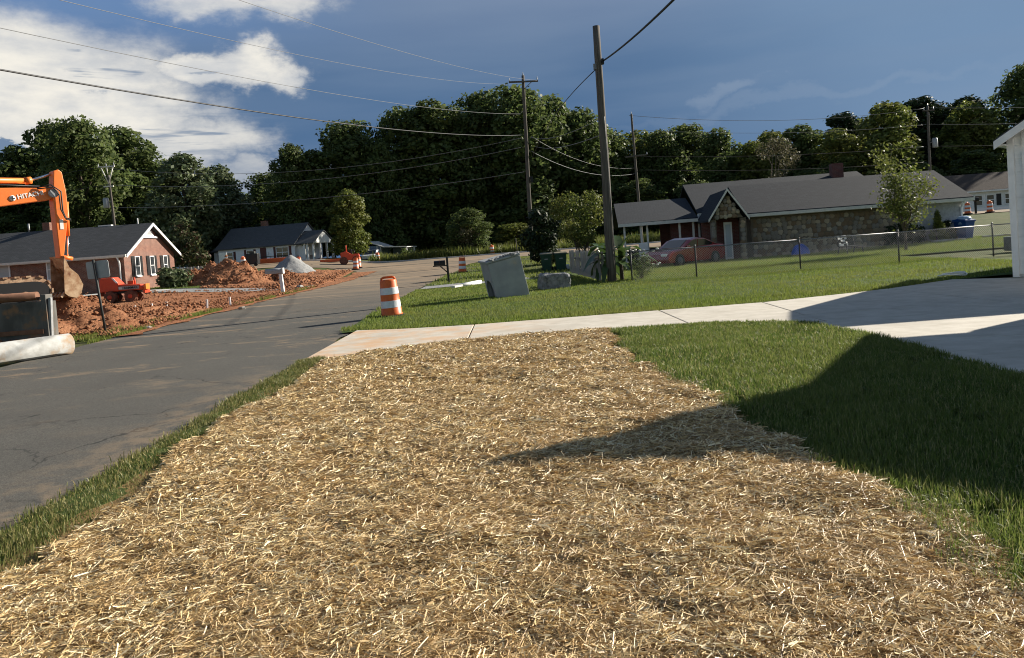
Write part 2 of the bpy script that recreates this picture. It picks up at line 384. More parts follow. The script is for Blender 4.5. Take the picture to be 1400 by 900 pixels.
M['rust'] = pm('rusty_pipe', (0.13, 0.065, 0.042), (0.20, 0.10, 0.06), 6, 0.8, 0.3, 14)
M['signback'] = pm('bare_aluminium_sign', (0.36, 0.37, 0.38), (0.30, 0.31, 0.32), 4, 0.5, metal=0.4)
M['signpost'] = pm('sign_post_steel', (0.035, 0.037, 0.035), rough=0.6)
M['bingreen'] = pm('bin_green', (0.012, 0.05, 0.03), (0.009, 0.04, 0.024), 4, 0.45)
M['binlid'] = pm('sunfaded_bin_lid', (0.22, 0.19, 0.13), (0.10, 0.10, 0.07), 4, 0.6)
M['binblue'] = pm('bin_blue', (0.012, 0.055, 0.22), rough=0.4)
M['poolblue'] = pm('bright_blue_plastic', (0.012, 0.085, 0.42), (0.016, 0.12, 0.52), 3, 0.35, 0.3, 5)
M['plasticbag'] = pm('pale_plastic_bag', (0.40, 0.50, 0.60), (0.16, 0.26, 0.42), 5, 0.3, 0.8, 9)
M['fencewood'] = pm('grey_fence_wood', (0.30, 0.29, 0.27), (0.20, 0.19, 0.18), 12, 0.9, 0.4, 30, stretch=(1, 1, 0.1))
M['picket'] = pm('pale_picket', (0.50, 0.49, 0.46), (0.40, 0.39, 0.36), 8, 0.8, stretch=(1, 1, 0.2))
M['carred'] = pm('car_red', (0.22, 0.014, 0.016), rough=0.12, spec=0.9)
M['carglass'] = pm('car_glass', (0.012, 0.014, 0.017), rough=0.06, spec=0.8)
M['tyre'] = pm('tyre', (0.018, 0.018, 0.018), rough=0.85)
M['rim'] = pm('alloy_rim', (0.10, 0.10, 0.105), rough=0.4, metal=0.7)
M['carwhite'] = pm('car_white', (0.55, 0.56, 0.58), rough=0.25, spec=0.5)
M['lamp'] = pm('lamp_lens', (0.7, 0.7, 0.7), rough=0.15, spec=0.6)
M['shedblue'] = pm('blue_grey_boards', (0.20, 0.255, 0.33), (0.15, 0.20, 0.27), 4, 0.7, stretch=(4, 4, 0.3))
M['orangewrap'] = pm('orange_barrier_plastic', (0.62, 0.12, 0.03), (0.50, 0.10, 0.03), 3, 0.5)
M['kerb'] = pm('kerb_concrete', (0.55, 0.54, 0.51), (0.45, 0.44, 0.41), 3, 0.9)
M['mailblack'] = pm('mailbox_black', (0.016, 0.017, 0.018), rough=0.35, metal=0.3)
M['door'] = pm('storm_door', (0.42, 0.47, 0.52), rough=0.3)

# ---------------------------------------------------------------- helpers
def sm(a, b, x):
    t = np.clip((np.asarray(x, float) - a) / (b - a), 0, 1)
    return t * t * (3 - 2 * t)


def H(x, y):
    """terrain height"""
    x = np.asarray(x, float); y = np.asarray(y, float)
    L = sm(13, 24, -x)
    h = 0.8 * sm(50, 90, y)
    h = h + L * (0.45 * sm(38, 50, y) + 0.5 * sm(58, 88, y))
    h = h + 0.75 * sm(18, 42, x) * sm(48, 72, y)
    h = h + 0.25 * sm(14, 24, x) * sm(29, 40, y)
    return h


def hz(x, y):
    return float(H(x, y))


def link(o, parent=None):
    COL.objects.link(o)
    if parent is not None:
        o.parent = parent
    return o


def npmesh(name, V, F, m, smooth=False, mi=None):
    me = bpy.data.meshes.new(name)
    V = np.asarray(V, np.float32); F = np.asarray(F, np.int32)
    k = F.shape[1]
    me.vertices.add(len(V)); me.vertices.foreach_set('co', V.ravel())
    me.loops.add(F.size); me.loops.foreach_set('vertex_index', F.ravel())
    me.polygons.add(len(F))
    me.polygons.foreach_set('loop_start', np.arange(0, F.size, k, dtype=np.int32))
    if smooth:
        me.polygons.foreach_set('use_smooth', np.ones(len(F), bool))
    me.update(calc_edges=True)
    me.validate()
    for x in (m if isinstance(m, list) else [m]):
        me.materials.append(x)
    return me


class MB:
    def __init__(self):
        self.v = []; self.f = []; self.sm = []
    def add(self, vs, fs, smooth=False):
        o = len(self.v)
        self.v += [tuple(p) for p in vs]
        self.f += [tuple(i + o for i in f) for f in fs]
        self.sm += [smooth] * len(fs)
        return self
    def box(self, c, s, rz=0.0, ry=0.0, rx=0.0, bev=0.0):
        hx, hy, hz_ = s[0] / 2, s[1] / 2, s[2] / 2
        P = [Vector((x, y, z)) for z in (-hz_, hz_) for x, y in ((-hx, -hy), (hx, -hy), (hx, hy), (-hx, hy))]
        if rz or ry or rx:
            m = Matrix.Rotation(rz, 3, 'Z') @ Matrix.Rotation(ry, 3, 'Y') @ Matrix.Rotation(rx, 3, 'X')
            P = [m @ p for p in P]
        c = Vector(c)
        return self.add([p + c for p in P], [(3, 2, 1, 0), (4, 5, 6, 7), (0, 1, 5, 4), (1, 2, 6, 5), (2, 3, 7, 6), (3, 0, 4, 7)])
    def tube(self, p0, p1, r0, r1=None, n=10, smooth=True):
        r1 = r0 if r1 is None else r1
        p0, p1 = Vector(p0), Vector(p1)
        d = (p1 - p0).normalized()
        a = d.orthogonal().normalized(); b = d.cross(a)
        P = []
        for p, r in ((p0, r0), (p1, r1)):
            P += [p + a * (r * math.cos(2 * math.pi * i / n)) + b * (r * math.sin(2 * math.pi * i / n)) for i in range(n)]
        o = len(self.v)
        self.add(P, [(i, (i + 1) % n, n + (i + 1) % n, n + i) for i in range(n)], smooth)
        self.add([], [], False)
        self.f += [tuple(o + i for i in reversed(range(n))), tuple(o + n + i for i in range(n))]
        self.sm += [False, False]
        return self
    def path(self, pts, r, n=6):
        """tube along a polyline; r number or list"""
        pts = [Vector(p) for p in pts]
        rs = r if isinstance(r, (list, tuple)) else [r] * len(pts)
        P = []; a = None
        for i, p in enumerate(pts):
            d = (pts[min(i + 1, len(pts) - 1)] - pts[max(i - 1, 0)]).normalized()
            if a is None:
                a = d.orthogonal().normalized()
            a = (a - d * a.dot(d)).normalized(); b = d.cross(a)
            P += [p + a * (rs[i] * math.cos(2 * math.pi * k / n)) + b * (rs[i] * math.sin(2 * math.pi * k / n)) for k in range(n)]
        F = [(i * n + k, i * n + (k + 1) % n, (i + 1) * n + (k + 1) % n, (i + 1) * n + k) for i in range(len(pts) - 1) for k in range(n)]
        F += [tuple(reversed(range(n))), tuple((len(pts) - 1) * n + k for k in range(n))]
        return self.add(P, F, True)
    def prism(self, poly, o, ex, ey, ez):
        """polygon (x,y) in plane o,ex,ey extruded by vector ez"""
        o, ex, ey, ez = Vector(o), Vector(ex), Vector(ey), Vector(ez)
        a = [o + ex * x + ey * y for x, y in poly]
        n = len(poly)
        return self.add(a + [p + ez for p in a], [tuple(reversed(range(n))), tuple(range(n, 2 * n))] + [(i, (i + 1) % n, n + (i + 1) % n, n + i) for i in range(n)])
    def lathe(self, prof, c=(0, 0, 0), n=20, smooth=True, axis='z'):
        c = Vector(c)
        def pt(r, z, k):
            a = 2 * math.pi * k / n
            if axis == 'z':
                return c + Vector((r * math.cos(a), r * math.sin(a), z))
            if axis == 'x':
                return c + Vector((z, r * math.cos(a), r * math.sin(a)))
            return c + Vector((r * math.sin(a), z, r * math.cos(a)))
        P = [pt(r, z, k) for r, z in prof for k in range(n)]
        F = [(i * n + k, i * n + (k + 1) % n, (i + 1) * n + (k + 1) % n, (i + 1) * n + k) for i in range(len(prof) - 1) for k in range(n)]
        F += [tuple(reversed(range(n))), tuple((len(prof) - 1) * n + k for k in range(n))]
        return self.add(P, F, smooth)
    def quad(self, a, b, c, d):
        return self.add([a, b, c, d], [(0, 1, 2, 3)])
    def mesh(self, name, m, bevel=0.0):
        me = bpy.data.meshes.new(name)
        me.from_pydata(self.v, [], self.f)
        me.polygons.foreach_set('use_smooth', self.sm)
        me.materials.append(m)
        me.update()
        return me
    def build(self, name, m, parent=None, label=None, bevel=0.0, kind=None):
        o = bpy.data.objects.new(name, self.mesh(name, m))
        link(o, parent)
        if bevel:
            b = o.modifiers.new('bevel', 'BEVEL'); b.width = bevel; b.segments = 2; b.limit_method = 'ANGLE'; b.angle_limit = R(40)
        if label:
            o['label'] = label
        if kind:
            o['kind'] = kind
        return o


def roofuv(o):
    """UV in metres for sloped roof faces: u along the horizontal, v up the slope"""
    me = o.data
    uv = me.uv_layers.new(name='uv')
    for p in me.polygons:
        n = p.normal
        u = Vector((-n.y, n.x, 0))
        u = u.normalized() if u.length > 1e-4 else Vector((1, 0, 0))
        v = n.cross(u)
        for li in p.loop_indices:
            c = me.vertices[me.loops[li].vertex_index].co
            uv.data[li].uv = (c.dot(u), c.dot(v))


def setp(o, label, cat, group=None):
    o['label'] = label; o['category'] = cat
    if group:
        o['group'] = group
    return o


def T(name, label, cat, loc=(0, 0, 0), rz=0.0, group=None):
    o = bpy.data.objects.new(name, None)
    o.empty_display_size = 0.3
    o.location = loc; o.rotation_euler = (0, 0, rz)
    link(o)
    return setp(o, label, cat, group)


def kids(o):
    return [c for c in COL.objects if c.parent == o]


def dup(root, loc, rz=None, label=None, group=None, scale=None):
    tree = {}
    for c in COL.objects:
        if c.parent:
            tree.setdefault(c.parent.name, []).append(c)
    def cp(o, parent):
        n = o.copy(); COL.objects.link(n)
        if parent is not None:
            n.parent = parent
        for ch in tree.get(o.name, []):
            cp(ch, n)
        return n
    r = cp(root, None)
    r.location = loc
    if rz is not None:
        r.rotation_euler = (r.rotation_euler[0], r.rotation_euler[1], rz)
    if scale:
        r.scale = scale if isinstance(scale, tuple) else (scale,) * 3
    if label:
        r['label'] = label
    if group:
        r['group'] = group
    return r


def structure(o):
    o['kind'] = 'structure'
    return o


def interp(pts, t):
    pts = np.asarray(pts, float)
    d = np.r_[0, np.cumsum(np.hypot(*(pts[1:] - pts[:-1]).T))]
    d /= d[-1]
    return np.c_[np.interp(t, d, pts[:, 0]), np.interp(t, d, pts[:, 1])]


def vnoise(x, y, seed=0):
    """cheap smooth value noise, vectorised"""
    x = np.asarray(x, float); y = np.asarray(y, float)
    xi = np.floor(x).astype(int); yi = np.floor(y).astype(int)
    fx = x - xi; fy = y - yi
    fx = fx * fx * (3 - 2 * fx); fy = fy * fy * (3 - 2 * fy)
    def h(a, b):
        n = (a * 374761393 + b * 668265263 + seed * 974711) & 0x7fffffff
        n = ((n ^ (n >> 13)) * 1274126177) & 0x7fffffff
        return ((n ^ (n >> 16)) & 0xffff) / 65535.0
    return (h(xi, yi) * (1 - fx) + h(xi + 1, yi) * fx) * (1 - fy) + (h(xi, yi + 1) * (1 - fx) + h(xi + 1, yi + 1) * fx) * fy


def fbm(x, y, seed=0, oct=4):
    a = 0; w = 0.5
    for i in range(oct):
        a = a + w * vnoise(np.asarray(x) * 2 ** i, np.asarray(y) * 2 ** i, seed + i * 17)
        w *= 0.5
    return a


def strip(name, left, right, nu, nv, off, m, rough=0.0, wob=0.0, seed=1, bound=0.0):
    """sheet between two polylines, laid on the terrain"""
    t = np.linspace(0, 1, nv)
    Lp = interp(left, t); Rp = interp(right, t)
    s_ = np.linspace(0, 1, nu)
    P = Lp[:, None, :] * (1 - s_)[None, :, None] + Rp[:, None, :] * s_[None, :, None]
    X, Y = P[..., 0].copy(), P[..., 1].copy()
    if wob:
        e = (np.abs(s_ - 0.5) * 2) ** 3
        X = X + wob * (fbm(Y * 1.3, X * 0.3, seed) - 0.47) * 2 * e[None, :]
    Z = H(X, Y) + off
    if rough:
        ed = np.minimum(1, np.minimum(s_, 1 - s_) * 6)[None, :] * np.minimum(1, np.minimum(t, 1 - t) * 14)[:, None]
        Z = Z + rough * (fbm(X * 2.2, Y * 2.2, seed + 5) + 0.4 * fbm(X * 7, Y * 7, seed + 9) - 0.35) * ed
    V = np.c_[X.ravel(), Y.ravel(), Z.ravel()]
    i = np.arange(nv - 1)[:, None] * nu + np.arange(nu - 1)[None, :]
    F = np.stack([i, i + 1, i + nu + 1, i + nu], -1).reshape(-1, 4)
    o = bpy.data.objects.new(name, npmesh(name, V, F, m, True))
    link(o)
    return structure(o)


def leaf_mesh(name, C, N, size, m, aspect=0.6, droop=0.0, rng=RNG):
    """diamond leaf quads at C facing N"""
    n = len(C)
    N = N / (np.linalg.norm(N, axis=1, keepdims=True) + 1e-9)
    r = rng.normal(size=(n, 3))
    U = np.cross(N, r); U /= (np.linalg.norm(U, axis=1, keepdims=True) + 1e-9)
    Vv = np.cross(N, U)
    sz = np.asarray(size) if np.ndim(size) else np.full(n, size)
    sz = (sz * rng.uniform(0.65, 1.35, n))[:, None]
    P = np.empty((n, 4, 3))
    P[:, 0] = C - U * sz
    P[:, 1] = C + Vv * sz * aspect + N * sz * 0.12
    P[:, 2] = C + U * sz
    P[:, 3] = C - Vv * sz * aspect + N * sz * 0.12
    F = np.arange(n * 4).reshape(n, 4)
    return npmesh(name, P.reshape(-1, 3), F, m)


def crown_cloud(rng, lobes, n, thick=0.3, jitter=0.7, up=0.25):
    """leaf centres and normals on the shells of lobes [(centre, radii)]"""
    w = np.array([rr[0] * rr[1] + rr[0] * rr[2] for _, rr in lobes]); w = w / w.sum()
    k = rng.choice(len(lobes), n, p=w)
    c = np.array([l[0] for l in lobes])[k]; rr = np.array([l[1] for l in lobes])[k]
    d = rng.normal(size=(n, 3)); d /= np.linalg.norm(d, axis=1, keepdims=True)
    rad = 1.0 - thick * rng.random(n) ** 1.5 + 0.10 * rng.normal(size=n)
    C = c + d * rr * rad[:, None]
    N = d + rng.normal(size=(n, 3)) * jitter + np.array([0, 0, up])
    return C, N


def blades(name, X, Y, Z, h, w, m, lean=0.35, rng=RNG, simple=False, bias=(0, 0)):
    n = len(X)
    a = rng.uniform(0, 2 * math.pi, n)
    dx, dy = np.cos(a), np.sin(a)
    la = rng.uniform(0, 2 * math.pi, n)
    le = np.abs(rng.normal(0, lean, n))
    lx, ly = np.cos(la) * le * h + bias[0] * h, np.sin(la) * le * h + bias[1] * h
    B = np.c_[X, Y, Z]
    wv = np.c_[dx * w / 2, dy * w / 2, np.zeros(n)]
    tip = B + np.c_[lx, ly, h * np.sqrt(np.clip(1 - np.minimum(le, .9) ** 2, 0.15, 1))]
    if simple:
        P = np.stack([B - wv, B + wv, tip], 1)
        return npmesh(name, P.reshape(-1, 3), np.arange(3 * n).reshape(n, 3), m)
    mid = B + np.c_[lx * 0.35, ly * 0.35, h * 0.6]
    P = np.stack([B - wv, B + wv, mid + wv * 0.75, mid - wv * 0.75, tip], 1)
    V = P.reshape(-1, 3)
    b = np.arange(n)[:, None] * 5
    F = np.concatenate([b + np.array([[0, 1, 2]]), b + np.array([[0, 2, 3]]), b + np.array([[3, 2, 4]])], 1).reshape(-1, 3)
    return npmesh(name, V, F, m)


def stuff(me, name, label=None, cat=None):
    o = bpy.data.objects.new(name, me)
    link(o)
    o['kind'] = 'stuff'
    if label:
        o['label'] = label; o['category'] = cat
    return o


# ---------------------------------------------------------------- ground
xs = np.r_[np.linspace(-900, -130, 8), np.linspace(-120, 120, 97), np.linspace(130, 900, 8)]
ys = np.r_[np.linspace(-300, -20, 6), np.linspace(-16, 160, 72), np.linspace(175, 1600, 10)]
X, Y = np.meshgrid(xs, ys)
i = np.arange(len(ys) - 1)[:, None] * len(xs) + np.arange(len(xs) - 1)[None, :]
g = npmesh('ground', np.c_[X.ravel(), Y.ravel(), (H(X, Y) - 0.02).ravel()], np.stack([i, i + 1, i + len(xs) + 1, i + len(xs)], -1).reshape(-1, 4), M['ground'], True)
structure(link(bpy.data.objects.new('ground', g)))

ROADR = [(-3.30, -12), (-3.36, 4.8), (-3.38, 12), (-3.85, 20), (-4.2, 32), (-4.3, 49), (-3.8, 66), (-2.0, 73.2), (0.5, 74.4)]
ROADL = [(-9.2, -12), (-9.7, 8), (-9.95, 14.7), (-10.25, 17.7), (-11.0, 26), (-11.6, 41), (-12.4, 58), (-13.6, 68), (-17.5, 73.2)]
strip('road', ROADL, ROADR, 40, 160, 0.022, M['asphalt'], 0.0, 0.18, 3)
strip('cross_road', [(-60, 73.5), (-30, 73.6), (0, 74), (30, 72.5), (75, 67)], [(-60, 84), (-30, 84), (0, 85), (30, 83), (75, 78)], 12, 60, 0.030, M['asphalt'])
# concrete kerb with gutter along the far side of the cross road
def kerb(name, pts, w, h, m):
    mb = MB()
    pts = interp(pts, np.linspace(0, 1, 50))
    for a, b in zip(pts[:-1], pts[1:]):
        z0, z1 = hz(*a), hz(*b)
        d = Vector((b[0] - a[0], b[1] - a[1], 0)).normalized(); n = Vector((-d.y, d.x, 0)) * w
        A, B = Vector((a[0], a[1], z0)), Vector((b[0], b[1], z1))
        up = Vector((0, 0, h))
        mb.add([A, B, B + n, A + n, A + up, B + up, B + n + up, A + n + up], [(0, 1, 5, 4), (4, 5, 6, 7), (2, 3, 7, 6)])
    return structure(mb.build(name, m))
kerb('kerb', [(-60, 84.2), (-30, 84.2), (0, 85.2), (30, 83.2), (75, 78.2)], 0.5, 0.16, M['kerb'])
# construction verge, clay, gravel and the brick house front
strip('clay_verge', [(-60, 20), (-60, 46.5)], [(-10.5, 20), (-11.4, 46.5)], 90, 60, 0.03, M['clay'], 0.22, 0.0, 11)
strip('clay_bank', [(-20.6, 50.5), (-23, 71)], [(-11.8, 46), (-14.2, 69.5)], 50, 50, 0.04, M['clay'], 0.45, 0.0, 21)
strip('gravel_drive', [(-60, 47.6), (-28, 48.4), (-12.3, 44.5)], [(-60, 49.6), (-27, 50.4), (-12.6, 48.0)], 10, 50, 0.06, M['gravel'], 0.05, 0.0, 31)
strip('sidewalk', [(-60, 46.2), (-34, 47.0), (-21.5, 47.6)], [(-60, 47.5), (-34, 48.3), (-21.5, 48.9)], 5, 30, 0.10, M['kerb'])
strip('front_lawn', [(-60, 49.3), (-27, 49.6), (-19.8, 49.4)], [(-60, 62), (-30, 64), (-22, 64)], 20, 30, 0.09, M['lawn'])
strip('gravel_shoulder', [(-4.1, 33.6), (-4.1, 36.0)], [(3.1, 36.4), (3.1, 38.4)], 24, 10, 0.035, M['gravel'], 0.06)
strip('roadside_clay', [(-10.55, 20), (-11.2, 30), (-11.9, 45), (-13.4, 66)], [(-10.0, 20), (-10.6, 30), (-11.1, 45), (-11.5, 66)], 5, 60, 0.045, M['clay'], 0.02, 0.5, 41)

# lawns
LAWN_L = [(1.9, -4), (2.0, 3), (2.02, 4.24), (2.0, 5.36), (1.82, 7.0), (1.55, 9.15), (1.5, 11.5), (1.72, 12.8)]
LAWN_R = [(4.9, -4), (4.75, 3), (4.73, 7.2), (4.81, 9.0), (4.80, 10.6), (4.62, 11.8), (4.2, 12.6), (3.4, 13.03)]
strip('near_lawn', LAWN_L, LAWN_R, 40, 120, 0.05, M['lawn'], 0.02, 0.1, 51)
strip('middle_lawn', [(-3.75, 16.4), (-3.95, 22), (-4.15, 32)], [(16, 19.3), (16.0, 22), (16, 32)], 80, 60, 0.055, M['lawn'], 0.05, 0.0, 61)
strip('back_lawn', [(-4.0, 31.9), (3.0, 40)], [(32, 31.9), (32, 41)], 40, 20, 0.05, M['lawn'], 0.03, 0.0, 62)
strip('roadside_lawn', [(-4.2, 36.0), (-4.2, 49), (-3.7, 66), (0, 73.5)], [(3.1, 36.0), (3.4, 49), (4.5, 66), (5, 73.0)], 14, 40, 0.04, M['ground'])
strip('grass_strip', [(-3.42, -4), (-3.40, 5), (-3.42, 12.2)], [(-2.55, -4), (-2.72, 4), (-2.82, 7), (-3.02, 12.2)], 14, 90, 0.05, M['lawn'], 0.03, 0.06, 71)
STR_L = [(-2.95, -3), (-3.0, 4), (-3.1, 7), (-3.3, 12.0)]
STR_R = [(2.05, -3), (2.12, 3.4), (2.08, 4.3), (2.05, 5.4), (1.85, 7.0), (1.58, 9.15), (1.5, 11.2), (1.7, 13.1)]
strip('straw_bed', STR_L, STR_R, 140, 300, 0.06, M['strawbed'], 0.10, 0.0, 81)
STRAWZ = 0.06

# ---------------------------------------------------------------- concrete driveway, slab by slab
drv = bpy.data.objects.new('driveway', None); link(drv)
drv['kind'] = 'structure'; drv['label'] = 'pale concrete driveway with an orange stained apron at the road'
far_e = [(-3.5, 16.6), (-2.4, 16.15), (-0.86, 15.95), (3.05, 16.1), (5.25, 16.2), (8.0, 17.0), (10.75, 18.5), (13.2, 19.5), (18, 20)]
near_e = [(-3.42, 12.15), (-2.2, 12.75), (-0.86, 13.1), (3.0, 13.35), (5.0, 12.3)]
def fy(x): return float(np.interp(x, [p[0] for p in far_e], [p[1] for p in far_e]))
def ny(x): return float(np.interp(x, [p[0] for p in near_e], [p[1] for p in near_e]))
def slab(poly):
    g_ = 0.012
    c = np.mean(poly, 0)
    mb = MB()
    z = hz(*c)
    q = [tuple(np.array(p) - np.sign(np.array(p) - c) * g_) for p in poly]
    mb.prism(q, (0, 0, z - 0.06), (1, 0, 0), (0, 1, 0), (0, 0, 0.13))
    return mb.build('slab', M['concrete'], drv, bevel=0.008)
for x0, x1 in ((-3.45, -0.86), (-0.86, 3.02), (3.02, 4.98)):
    xm = [x for x in np.linspace(x0, x1, 5)]
    slab([(x, ny(x) if x < 5 else 12.3) for x in xm] + [(x + (0.25 if x > 3.1 else 0), fy(x)) for x in reversed(xm)])
for x0, x1 in ((4.98, 8.4), (8.4, 11.6), (11.6, 16.0)):
    xm = np.linspace(x0, x1, 4)
    a = [(x + (0.067 if x < 5 else 0), 13.35) for x in xm]
    slab(a + [(x + (0.25 if x < 5 else 0), fy(x) if x < 11.4 else 17.6) for x in reversed(xm)])
for k, (y0, y1) in enumerate(((9.6, 13.35), (5.8, 9.6), (2.0, 5.8), (-1.8, 2.0))):
    for x0, x1 in ((4.7, 8.4), (8.4, 11.6)):
        slab([(x0, y0), (x1, y0), (x1, y1), (5.0, y1), (5.0, 12.28), (x0, 12.28)] if k == 0 and x0 < 5 else [(x0, y0), (x1, y0), (x1, y1), (x0, y1)])

# ---------------------------------------------------------------- straw and grass
def straw_layer(n, y0, y1, lo, hi, wd, zlift, seed):
    rng = np.random.default_rng(seed)
    t = rng.random(n)
    Y = y0 + (y1 - y0) * t
    Lx = np.interp(Y, [p[1] for p in STR_L] + [13.0], [p[0] for p in STR_L] + [-1.8])
    Rx = np.interp(Y, [p[1] for p in STR_R], [p[0] for p in STR_R])
    Lx = Lx + 0.22 + (fbm(Y * 1.7, Y * 0 + 3, 5) - 0.5) * 0.7
    Rx = Rx - 0.06 + (fbm(Y * 1.9, Y * 0 + 8, 6) - 0.5) * 0.7
    X = Lx + (Rx - Lx) * rng.random(n)
    keep = Y < np.interp(X, [-3.4, -2.2, -0.86, 2.0], [12.05, 12.65, 13.0, 13.2]) + rng.normal(0, 0.05, n)
    thin = fbm(X * 1.5, Y * 1.5, 44) + .35 * (fbm(X * 6, Y * 6, 45) - .5)
    keep &= rng.random(len(X)) < np.clip((thin - .22) * 5.5, .5, 1)
    X, Y = X[keep], Y[keep]; n = len(X)
    bump = 0.10 * (fbm(X * 2.2, Y * 2.2, 86) + 0.4 * fbm(X * 7, Y * 7, 90) - 0.35)
    Z = STRAWZ + bump + zlift * rng.random(n) ** 1.1 + 0.004
    L = lo * 1.2 + (hi * 1.2 - lo) * rng.random(n) ** 1.4 + (rng.random(n) < .02) * rng.uniform(.05, .14, n)
    a = rng.normal(0.25, 1.15, n) + (rng.random(n) < 0.4) * rng.uniform(0, math.pi, n)
    pit = rng.normal(0, 0.20, n) + (rng.random(n) < 0.06) * rng.uniform(0.2, 0.9, n)
    d = np.c_[np.cos(a) * np.cos(pit), np.sin(a) * np.cos(pit), np.sin(pit)]
    sd = np.c_[-np.sin(a), np.cos(a), rng.normal(0, 0.95, n)]
    w = (wd * 0.82 * rng.uniform(0.45, 1.4, n))[:, None]
    C = np.c_[X, Y, Z]
    bend = np.c_[-np.sin(a), np.cos(a), rng.normal(0.5, 0.6, n)] * (L * rng.normal(0, 0.045, n))[:, None]
    A = C - d * (L / 2)[:, None]; B = C + d * (L / 2)[:, None]; Mi = C + bend
    A[:, 2] = np.maximum(A[:, 2], C[:, 2] - 0.02); B[:, 2] = np.maximum(B[:, 2], C[:, 2] - 0.02)
    P = np.stack([A - sd * w / 2, A + sd * w / 2, Mi + sd * w / 2, Mi - sd * w / 2, B + sd * w / 2, B - sd * w / 2], 1)
    b = np.arange(n)[:, None] * 6
    F = np.concatenate([b + np.array([[0, 1, 2, 3]]), b + np.array([[3, 2, 4, 5]])], 1).reshape(-1, 4)
    return P.reshape(-1, 3), F
parts = [straw_layer(215000, 2.0, 5.0, 0.02, 0.105, 0.0034, 0.026, 1),
         straw_layer(190000, 5.0, 8.6, 0.03, 0.115, 0.0044, 0.030, 2),
         straw_layer(150000, 8.6, 13.2, 0.03, 0.12, 0.0066, 0.032, 3)]
Vs, Fs, off = [], [], 0
for v_, f_ in parts:
    Vs.append(v_); Fs.append(f_ + off); off += len(v_)
stuff(npmesh('straw', np.concatenate(Vs), np.concatenate(Fs), M['straw']), 'straw', 'loose golden straw mulch spread over the seeded ground', 'straw')


def grass_area(n, left, right, y0, y1, seed, zoff, edge=0.12, le=4):
    rng = np.random.default_rng(seed)
    Y = rng.uniform(y0, y1, n)
    lx = np.interp(Y, [p[1] for p in left], [p[0] for p in left]) + (fbm(Y * 2.1, Y * 0 + seed, seed) - 0.5) * edge * le + rng.normal(0, .04, n)
    rx = np.interp(Y, [p[1] for p in right], [p[0] for p in right]) + (fbm(Y * 2.6, Y * 0 + seed + 4, seed + 3) - 0.5) * edge
    X = lx + (rx - lx) * rng.random(n)
    return X, Y, H(X, Y) + zoff, rng
def tuft(X, Y, s=2.0, seed=3):
    return fbm(X * s, Y * s, seed)
X, Y, Z, rg = grass_area(210000, LAWN_L, LAWN_R, 2.6, 13.05, 5, 0.06)
k = (tuft(X, Y, 4.5, 12) > 0.24)
X, Y, Z = X[k], Y[k], Z[k]
h = (0.042 + 0.085 * tuft(X, Y, 1.6, 3)) * rg.uniform(0.6, 1.3, len(X))
g1 = blades('lawn_grass', X, Y, Z, h, 0.0036 + 0.0005 * Y, M['grass'], 0.55, rg)
stuff(g1, 'lawn_grass', 'green lawn grass in the long house shadow', 'grass')
X, Y, Z, rg = grass_area(34000, [(-3.44, -4), (-3.40, 5), (-3.44, 12.2)], [(-2.62, -4), (-2.78, 4), (-2.86, 7), (-3.04, 12.2)], 2.6, 12.3, 9, 0.03, 0.30, .55)
X = X + rg.normal(0, .035, len(X))
h = (0.03 + 0.075 * tuft(X, Y, 2.5, 7)) * rg.uniform(0.5, 1.3, len(X))
stuff(blades('verge_grass', X, Y, Z, h, 0.004 + 0.0006 * Y, M['grassdry'], 0.5, rg), 'verge_grass', 'narrow strip of green grass between the road and the straw', 'grass')
MIDL = [(-3.75, 16.3), (-3.95, 22), (-4.2, 32)]
rg = np.random.default_rng(13)
n = 150000
Y = 16.0 + 16.5 * rg.random(n) ** 1.5
X = rg.uniform(-4.1, 15.5, n)
k = (Y > np.interp(X, [p[0] for p in far_e], [p[1] for p in far_e]) + 0.02 + rg.normal(0, .03, n)) & (X > np.interp(Y, [16, 22, 32], [-3.7, -3.95, -4.2]) + (fbm(Y * 1.5, Y * 0, 4) - 0.5) * 0.7)
X, Y = X[k], Y[k]
h = (0.045 + 0.06 * tuft(X, Y, 1.2, 8)) * rg.uniform(0.6, 1.3, len(X))
stuff(blades('middle_grass', X, Y, H(X, Y) + 0.05, h, 0.014 + 0.0012 * (Y - 16), M['grassfar'], 0.5, rg, True), 'middle_grass', 'sunlit mown grass beyond the concrete drive', 'grass')
rg = np.random.default_rng(14)
n = 70000
X = rg.uniform(-4.0, 31, n); Y = 32 + 9 * rg.random(n)
k = (X > np.interp(Y, [32, 35, 41], [-3.9, 3.2, 3.4]))
X, Y = X[k], Y[k]
stuff(blades('back_grass', X, Y, H(X, Y) + 0.04, 0.09 * rg.uniform(0.6, 1.3, len(X)), 0.03, M['grassfar'], 0.5, rg, True), 'back_grass', 'sunlit lawn behind the chain link fence', 'grass')
rg = np.random.default_rng(19)
n = 26000
Y = 36.2 + 36 * rg.random(n); X = rg.uniform(-4.2, 12, n)
k = (X > np.interp(Y, [36, 49, 66, 73], [-4.2, -4.3, -3.4, 0])) & ((X < 4) | (Y > 60)) & (fbm(X * .5, Y * .5, 77) > .40)
X, Y = X[k], Y[k]
stuff(blades('roadside_grass', X, Y, H(X, Y) + 0.03, rg.uniform(0.07, 0.2, len(X)), 0.05, M['grassfar'], 0.5, rg, True), 'roadside_grass', 'patchy grass along the right edge of the far road', 'grass')
